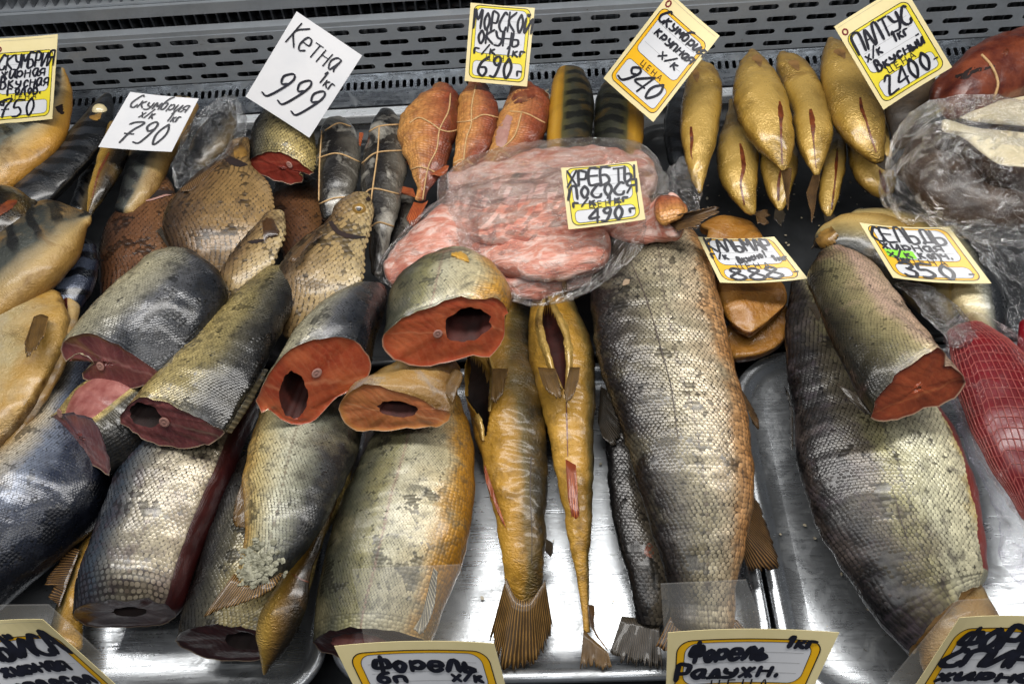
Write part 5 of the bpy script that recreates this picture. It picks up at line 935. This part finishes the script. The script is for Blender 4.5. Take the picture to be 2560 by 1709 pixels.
# flakes of scale lying about the trays
V, F = [], []
for k in range(150):
    q = (RNG.uniform(900, 2400), RNG.uniform(1050, 1600)) if k < 70 else (RNG.uniform(1650, 2300), RNG.uniform(440, 640))
    p = atz(q, -.0015); n_ = nrm(np.array([0, 0, 1]) + RNG.normal(0, .15, 3)); e1 = nrm(np.cross(n_, RNG.normal(0, 1, 3))); e2 = np.cross(n_, e1); r = RNG.uniform(.0006, .0022); o = len(V)
    V += [p + n_ * .0003 + r * (e1 * math.cos(a_) + e2 * math.sin(a_) * .7) for a_ in np.arange(6) * math.pi / 3]; F.append(tuple(range(o, o + 6)))
tag(mesh('scale_flakes', V, F, M['crumb'], smooth=False), 'loose fish scales and crumbs scattered over the trays', 'scales', kind='stuff')
# ------------------------------------------------------------------ price cards
GL = {}
for k_, v_ in {
 'А': '00 39 60|14 54', 'Б': '69 09 00 30 51 53 35 05', 'В': '00 09 39 58 46 05|05 46 63 51 30 00', 'Г': '00 09 69', 'Д': '11 29 59 51|00 01 61 60', 'Е': '69 09 00 60|05 55', 'Ж': '09 60|00 69|30 39',
 'И': '09 00 69 60', 'Й': '07 00 67 60|19 28 39', 'К': '09 00|69 05 60', 'Л': '00 29 59 60', 'М': '00 09 34 69 60', 'Н': '09 00|69 60|05 65', 'О': '39 16 13 30 53 56 39', 'П': '00 09 69 60', 'Р': '00 09 39 58 56 44 04',
 'С': '68 49 27 04 02 20 50 62', 'Т': '09 69|39 30', 'У': '09 25 64|69 64 40 00', 'Ф': '30 39|37 17 04 13 33 53 64 57 37', 'Х': '09 60|00 69', 'Ы': '09 00 30 42 34 04|69 60', 'Ь': '09 00 40 52 44 04', 'Я': '69 60|69 29 07 15 35 65|35 00', 'Ц': '09 00 50 59|50 61',
 'а': '55 25 03 11 30 54|55 51 60', 'в': '00 09 38 35 05|05 35 52 30 00', 'г': '00 05 45', 'е': '03 53 45 15 02 20 51', 'б': '59 28 05 02 20 41 44 25 04', 'ж': '05 50|00 55|30 35', 'и': '05 01 20 55|55 51 60', 'к': '05 00|45 13 50', 'л': '00 25 45 50',
 'м': '00 05 32 55 60', 'н': '05 00|55 50|03 53', 'о': '35 13 30 53 35', 'п': '00 05 45 50', 'р': '05 00|04 35 53 31 02', 'с': '54 35 13 20 51', 'т': '05 55|35 30', 'у': '05 13 52|55 52 30 00', 'х': '05 50|00 55', 'ы': '05 00 31 03|55 50', 'ь': '05 00 41 03',
 'я': '55 50|55 25 03 22 52|22 00', 'д': '10 35 50|00 60', 'ч': '05 13 53|55 50', 'й': '05 01 20 55|55 50|18 38', 'ш': '05 00 30 35|30 60 65', '/': '00 69', '.': '10 11', '-': '13 43', '!': '39 33|30 31', ' ': '',
 '0': '39 16 13 30 53 56 39', '1': '17 39 30', '2': '07 29 48 36 00 60', '3': '08 39 57 35|25 53 40 10 01', '4': '59 03 63|59 50', '5': '69 19 05 35 52 30 00', '6': '59 16 02 30 52 44 14', '7': '08 29 69 35 20|14 54', '8': '35 17 39 57 35 02 20 40 62 35', '9': '56 35 17 39 58 55 30 00'}.items():
    GL[k_] = [[(int(t_[0]), int(t_[1])) for t_ in s_.split()] for s_ in v_.split('|') if s_]
def glyph(ch): return GL.get(ch, [])
M['card'] = plain('cream_card', 'e6d7a4', 'dfd09a', .6, .1, nscale=30, bump=.03); M['cardwhite'] = plain('white_card', 'd6d6d8', 'cfd0d3', .6, .05, nscale=30, bump=.03)
M['yellow'] = plain('yellow_print', 'f0b818', 'e8b010', .45, .2, nscale=30, bump=.02); M['lemon'] = plain('lemon_print', 'e6d53a', 'dccb30', .45, .2, nscale=30, bump=.02)
M['whiteprint'] = plain('white_print', 'd4d5d8', 'cdcfd3', .5, .1, nscale=30, bump=.02); M['ink'] = plain('black_ink', '0a0a10', '12121c', .4, nscale=100, bump=0)
M['greyink'] = plain('grey_ink', '8a8a88', '8a8a88', .5, bump=0); M['green'] = plain('green_highlight', '7fd02a', '8adc38', .5, bump=0); M['redink'] = plain('maroon_ink', '6a1420', '7a1826', .5, bump=0); M['penblack'] = plain('marker', '0c0c16', '1a1c2a', .38, .2, nscale=120, bump=0)
t = NT('reflection_haze'); gl = t.n('BsdfGlossy', {'Color': (1, 1, 1), 'Roughness': .05}); df = t.n('BsdfDiffuse', {'Color': (.85, .84, .8)}); mx1 = t.n('MixShader', {0: .7, 1: gl.outputs[0], 2: df.outputs[0]}); tr_ = t.n('BsdfTransparent')  # pale see-through haze standing in for card reflections in the counter glass
mx = t.n('MixShader', {0: .10, 1: tr_.outputs[0], 2: mx1.outputs[0]}); t.t.links.new(mx.outputs[0], t.out.inputs[0]); M['reflhaze'] = t.m
def card(label, corners, nrml, anchor_z, form, lines, crop='D', curl=.004, mt=.06, pen=.0011, reflection=None, body='card', ycol='yellow', group=None, extra=None, warp=.0):
    C4 = [px(crop, *c) for c in corners]; bc = ((C4[2][0] + C4[3][0]) / 2, (C4[2][1] + C4[3][1]) / 2); A = atz(bc, anchor_z); n_ = nrm(np.array(nrml, float))
    Q = [onplane(c, A, n_) for c in C4]
    wd = (np.linalg.norm(Q[1] - Q[0]) + np.linalg.norm(Q[2] - Q[3])) / 2; ht = (np.linalg.norm(Q[3] - Q[0]) + np.linalg.norm(Q[2] - Q[1])) / 2
    def at(u, v, h=0.0):
        p = (Q[0] * (1 - u) + Q[1] * u) * (1 - v) + (Q[3] * (1 - u) + Q[2] * u) * v
        return p + n_ * (h + curl * (4 * (u - .5) ** 2 - .5) + warp * math.sin(3 * v + 2 * u))
    root = empty('price_card', A, label, 'price card', group)
    # card body
    V, F = [], []; nu, nv = 13, 13
    for h in (0.0, -.0005):
        for j in range(nv):
            for i in range(nu): V.append(at(i / (nu - 1), j / (nv - 1), h))
    F = grid_faces(nv, nu, False) + [f[::-1] for f in grid_faces(nv, nu, False, nu * nv)]; s = nu * nv
    edge = [i for i in range(nu)] + [j * nu + nu - 1 for j in range(1, nv)] + [(nv - 1) * nu + i for i in range(nu - 2, -1, -1)] + [j * nu for j in range(nv - 2, 0, -1)]
    F += [(edge[(k + 1) % len(edge)], edge[k], s + edge[k], s + edge[(k + 1) % len(edge)]) for k in range(len(edge))]
    mesh('card', V, F, M[body], root, smooth=False)
    PV, PF, PM = [], [], []; pm = ['yellow_', 'ink', 'whiteprint', 'greyink', 'green', 'redink']; mats = [M[ycol], M['ink'], M['whiteprint'], M['greyink'], M['green'], M['redink']]
    asp = ht / wd
    def rrect(u0, v0, u1, v1, r, n=6):
        P = []; rv = r / asp
        for cu, cv, a0 in ((u1 - r, v0 + rv, -90), (u1 - r, v1 - rv, 0), (u0 + r, v1 - rv, 90), (u0 + r, v0 + rv, 180)):
            for k in range(n + 1): a_ = math.radians(a0 + 90 * k / n); P.append((cu + r * math.cos(a_), cv + rv * math.sin(a_)))
        out = []
        for a_, b_ in zip(P, P[1:] + P[:1]):
            k = max(1, int(math.hypot(b_[0] - a_[0], b_[1] - a_[1]) / .06)); out += [(a_[0] + (b_[0] - a_[0]) * q / k, a_[1] + (b_[1] - a_[1]) * q / k) for q in range(k)]
        return out
    def fill(P, m, h):
        # upright strips, so that the print follows the curl of the card
        Pu = [p[0] for p in P]; u0, u1 = min(Pu), max(Pu); N = 28; o = len(PV); PP = list(P) + [P[0]]
        for k in range(N + 1):
            u = u0 + (u1 - u0) * min(max(.5 - .5 * math.cos(math.pi * k / N), 1e-4), 1 - 1e-4); vs = []
            for (xa, ya), (xb, yb_) in zip(PP[:-1], PP[1:]):
                if (xa - u) * (xb - u) <= 0 and abs(xa - xb) > 1e-9: vs.append(ya + (yb_ - ya) * (u - xa) / (xb - xa))
            lo, hi = min(vs), max(vs)
            for m_ in range(5): PV.append(at(u, lo + (hi - lo) * m_ / 4, h))
        f = grid_faces(N + 1, 5, False, o); PF.extend(f); PM.extend([m] * len(f))
    def outline(P, wdt, m, h):
        c_ = np.mean(P, axis=0); o = len(PV); n = len(P)
        for sg in (-1, 1):
            for i, p in enumerate(P):
                a_, b_ = np.array(P[i - 1]), np.array(P[(i + 1) % n]); tg = (b_ - a_) * np.array([1, asp]); tg = tg / (np.linalg.norm(tg) + 1e-9); nn = np.array([-tg[1], tg[0] / asp]); q = np.array(p) + nn * sg * wdt / wd
                PV.append(at(q[0], q[1], h))
        f = grid_faces(2, n, True, o); PF.extend(f); PM.extend([m] * len(f))
    def line(u0, v0, u1, v1, wdt, m, h):
        o = len(PV); K = 9; dv = wdt / ht
        for sg in (-1, 1):
            for k in range(K): f = k / (K - 1); PV.append(at(u0 + (u1 - u0) * f, v0 + (v1 - v0) * f + sg * dv, h))
        f = grid_faces(2, K, False, o); PF.extend(f); PM.extend([m] * len(f))
    if form:
        t0, split, b0 = mt, form, .95; l0, l1 = .06, .94
        fill(rrect(l0, t0, l1, b0, .09), 0, .00018); outline(rrect(l0, t0, l1, b0, .09), .00035, 1, .00034)
        fill(rrect(l0 + .05, t0 + .03, l1 - .05, split - .05, .08), 2, .00036); fill(rrect(l0 + .05, split + .05, l1 - .05, b0 - .035, .06), 2, .00036)
        outline(rrect(l0 + .05, t0 + .03, l1 - .05, split - .05, .08), .0002, 1, .0005); outline(rrect(l0 + .05, split + .05, l1 - .05, b0 - .035, .06), .0002, 1, .0005)
        for k in (1, 2, 3): v = t0 + .03 + (split - t0 - .08) * k / 4; line(l0 + .09, v, l1 - .09, v, .00012, 3, .0005)
        if mt > .1: line(.04, .03, .96, .03, .0001, 3, .0003); outline([(.09 + .035 * math.cos(k * .7), mt - .045 + .03 * math.sin(k * .7)) for k in range(9)], .0008, 5, .0004)
    if extra: 
        for (u0, v0, u1, v1) in extra: fill(rrect(u0, v0, u1, v1, .01), 4, .0006)
    if PF: mesh('printed_form', PV, PF, mats, root, mi=PM, smooth=False)
    if form:
        cu = bpy.data.curves.new('printed_word', 'FONT'); cu.body = 'ЦЕНА'; cu.size = 1.0; cu.space_character = 1.5
        to = bpy.data.objects.new('printed_word', cu); COL.objects.link(to); dg = bpy.context.evaluated_depsgraph_get(); me = bpy.data.meshes.new_from_object(to.evaluated_get(dg)); bpy.data.objects.remove(to)
        if len(me.vertices):
            co = np.array([v.co for v in me.vertices]); sz = .085; k = sz / .72; L_ = co[:, 0].max() * k * (ht / wd) ** 0
            tv = [at(.5 - L_ / 2 * 1.0 + c[0] * k, form + .032 - c[1] * k / asp, .0007) for c in co]
            mesh('printed_word', tv, [tuple(p.vertices) for p in me.polygons], M['ink'], root, smooth=False)
        bpy.data.meshes.remove(me)
    HV, HF = [], []
    rnd_ = random.Random(label)
    for (txt, u, v, hgt, wdt, slant, *rest) in lines:
        """txt written from (u, v baseline) with letter height hgt (share of card height) over width wdt (share of card width)"""
        pw = rest[0] if rest else 1.0; rise = rest[1] if len(rest) > 1 else 0.0; n = len(txt); step = wdt / n
        for k, ch in enumerate(txt):
            jx, jy = rnd_.uniform(-.05, .05) * step, rnd_.uniform(-.05, .05) * hgt; js = rnd_.uniform(.92, 1.08)
            for st in glyph(ch):
                P = [(u + step * (k + (x / 6) * .80) + jx + slant * y / 9 * hgt * asp, v - (y / 9) * hgt * js + jy - rise * (k / max(1, n - 1))) for x, y in st]
                if len(P) > 2: P = [tuple(p[:2]) for p in catmull([(a_, b_, 0) for a_, b_ in P], 5 * len(P))]
                o = len(HV); m = len(P)
                for sg in (-1, 1):
                    for i in range(m):
                        a_, b_ = np.array(P[max(i - 1, 0)]), np.array(P[min(i + 1, m - 1)]); tg = (b_ - a_) * np.array([wd, ht]); tg = tg / (np.linalg.norm(tg) + 1e-9)
                        r = pen * pw * (.8 + .35 * abs(tg[1])) * (1.0 if 0 < i < m - 1 else .75)
                        q = np.array([P[i][0] - tg[1] * sg * r / wd, P[i][1] + tg[0] * sg * r / ht]); HV.append(at(min(max(q[0], .005), .995) if False else q[0], q[1], .0009))
                HF += grid_faces(2, m, False, o)
                for e in (0, m - 1):
                    o = len(HV); HV.append(at(P[e][0], P[e][1], .00088)); r = pen * pw * .8
                    for q in range(8): a_ = q * math.pi / 4; HV.append(at(P[e][0] + r * math.cos(a_) / wd, P[e][1] + r * math.sin(a_) / ht, .00088))
                    HF += [(o, o + 1 + q, o + 1 + (q + 1) % 8) for q in range(8)]
    mesh('handwriting', HV, HF, M['penblack'], root, smooth=False)
    if reflection:
        V = [onplane(q, A - n_ * .012, n_) for q in reflection]; V = V + [v - n_ * .0015 for v in V]  # added plate in the shape of the card's reflection in the front glass
        mesh('painted_reflection', V, [(0, 1, 2, 3), (7, 6, 5, 4), (0, 4, 5, 1), (1, 5, 6, 2), (2, 6, 7, 3), (3, 7, 4, 0)], M['reflhaze'], root, smooth=False)
    return root
UPN = (0, -.80, .60)
card('yellow card reading 750 for fat tasty mackerel, hanging over mackerel heads', [(-14, 90), (135, 79), (122, 273), (-22, 287)], UPN, .12, .70, [('СКУМБРИЯ', .10, .36, .16, .88, .12), ('жирная', .14, .47, .15, .72, .1), ('вкусная', .14, .585, .15, .78, .1), ('с голов.', .05, .67, .13, .80, .1), ('1кг', .06, .78, .10, .2, .1), ('750', .14, .92, .20, .56, .15)], mt=.17, ycol='lemon')
card('white card reading 790 for mackerel, lying on the mackerel heap', [(300, 212), (457, 227), (395, 349), (227, 338)], (0, -.62, .78), .115, None, [('Скумбрия', .10, .26, .22, .84, .25, .8), ('х/к', .30, .42, .16, .22, .2, .8), ('1кг', .70, .45, .16, .2, .2, .8), ('790', .18, .88, .40, .66, .2, 1.0)], body='cardwhite', curl=.003)
card('tilted white card reading 999 standing on the red cut salmon piece', [(681, 27), (831, 128), (710, 316), (564, 222)], UPN, .125, None, [('Кетна', .08, .30, .26, .76, .15, .8), ('1кг', .70, .46, .13, .24, .1, .75, -.02), ('999', .16, .86, .34, .66, .3, 1.0)], body='cardwhite', curl=.002)
card('yellow card reading 690 for sea bass above the tied redfish', [(1080, 7), (1227, 19), (1209, 199), (1066, 186)], UPN, .12, .67, [('МОРСКОЙ', .08, .32, .23, .92, .05, 1.1), ('ОКУНЬ', .14, .50, .17, .70, .05, 1.1), ('г/к 1кг', .12, .63, .12, .84, .1), ('690', .20, .91, .25, .56, .1, 1.25), ('г', .82, .88, .10, .12, 0)], mt=.02, ycol='lemon')
card('tilted yellow card reading 940 for large mackerel over the golden mackerel', [(1536, -17), (1650, 83), (1498, 280), (1384, 180)], UPN, .14, .64, [('Скумбрия', .10, .25, .12, .92, .2, 1.0), ('крупная', .20, .37, .11, .74, .2), ('х/к', .45, .50, .10, .36, .2), ('940', .14, .88, .20, .70, .3, 1.1)], mt=.13)
card('yellow card reading 2400 for halibut beside the dark red cured meat', [(1912, 62), (2069, -35), (2182, 155), (2025, 252)], UPN, .15, .68, [('ПАЛТУС', .10, .38, .18, .80, .1, 1.15), ('х/к', .14, .49, .11, .26, .1), ('1кг', .56, .46, .11, .24, .1), ('вкусный', .20, .635, .12, .70, .1, 1.1), ('2400', .18, .90, .20, .66, .1, 1.1), ('-', .86, .86, .1, .1, 0)], mt=.15, ycol='lemon')
card('yellow card reading 490 for salmon backbones lying on the pink bag', [(1287, 386), (1460, 370), (1480, 504), (1304, 527)], (0, -.62, .78), .135, .66, [('ХРЕБТЫ', .05, .31, .24, .92, .1, 1.1), ('ЛОСОСЯ', .05, .52, .20, .92, .1, 1.1), ('г/к 1кг', .10, .65, .12, .76, .1), ('490', .28, .92, .22, .48, .15, 1.15), ('г', .82, .84, .10, .12, 0)], mt=.02, ycol='lemon')
card('yellow card reading 888 for squid lying over the amber squid', [(1600, 545), (1775, 545), (1852, 641), (1651, 650)], (0, -.25, .97), .085, .66, [('КАЛЬМАР', .07, .30, .26, .84, 0, 1.1), ('г/к', .06, .48, .16, .22, 0), ('вкусно!', .36, .56, .14, .40, .1, 1.0, .12), ('1кг', .78, .55, .12, .2, 0), ('888', .16, .93, .24, .66, 0, 1.1), ('-', .90, .86, .1, .1, 0)], mt=.03)
card('yellow card with a green mark reading 350 for fat herring', [(1970, 513), (2175, 523), (2272, 652), (2047, 639)], (0, -.25, .97), .105, .67, [('СЕЛЬДЬ', .06, .31, .26, .84, 0, 1.1), ('жирная', .10, .45, .17, .70, 0), ('х/к', .12, .585, .13, .28, 0), ('копч.', .46, .58, .14, .40, 0), ('1кг', .16, .66, .08, .2, 0), ('350', .16, .93, .24, .60, 0, 1.3), ('-', .84, .88, .1, .1, 0)], mt=.03, extra=[(.10, .46, .42, .60)])
FN = (0, -.85, .52)
card('cream card for salted whitefish standing before the blue backed salmon', [(-150, 1440), (101, 1416), (330, 1620), (60, 1660)], (.05, -.80, .60), .085, .80, [('ЛЫЙСА', .16, .36, .22, .80, 0, 1.6), ('жирная', .2, .53, .15, .60, 0, 1.35), ('малосол', .16, .69, .14, .74, 0, 1.3), ('г/к х/к', .3, .82, .1, .6, 0, 1.2)], mt=.17, pen=.0014, reflection=[(-80, 1514), (120, 1512), (300, 1680), (-60, 1700)])
card('cream card reading trout standing before the pale salmon body', [(768, 1477), (1134, 1471), (1185, 1660), (862, 1668)], (0, -.80, .60), .085, .62, [('Форель', .18, .34, .20, .70, .15, 1.4), ('бп', .18, .46, .12, .20, .1, 1.2), ('х/к', .66, .46, .12, .22, .15, 1.2), ('1800', .3, .86, .2, .5, .1, 1.3)], mt=.10, pen=.0013, reflection=[(880, 1424), (1150, 1412), (1200, 1680), (925, 1690)])
card('cream card reading rainbow trout standing before the centre trout', [(1531, 1446), (1923, 1446), (1826, 1650), (1524, 1660)], (0, -.80, .60), .085, .62, [('Форель', .14, .32, .2, .52, .15, 1.4), ('1кг', .72, .18, .12, .2, .15, 1.1), ('Радужн.', .06, .50, .16, .76, .15, 1.3), ('1600', .25, .86, .2, .5, .1, 1.3)], mt=.10, pen=.0013, reflection=[(1652, 1460), (1866, 1450), (1960, 1690), (1668, 1690)])
card('cream card reading trout back standing before the pale trout', [(2198, 1412), (2500, 1420), (2420, 1690), (2030, 1670)], (-.05, -.80, .60), .085, .66, [('ФОРЕЛЬ', .10, .28, .18, 1.0, .25, 1.7), ('СПИНКА', .08, .42, .13, .96, .25, 1.6), ('жирная', .12, .54, .10, .80, .2, 1.5), ('супер', .10, .68, .14, .7, .25, 1.5)], mt=.10, pen=.0014, reflection=[(2392, 1502), (2640, 1488), (2640, 1720), (2210, 1720)])
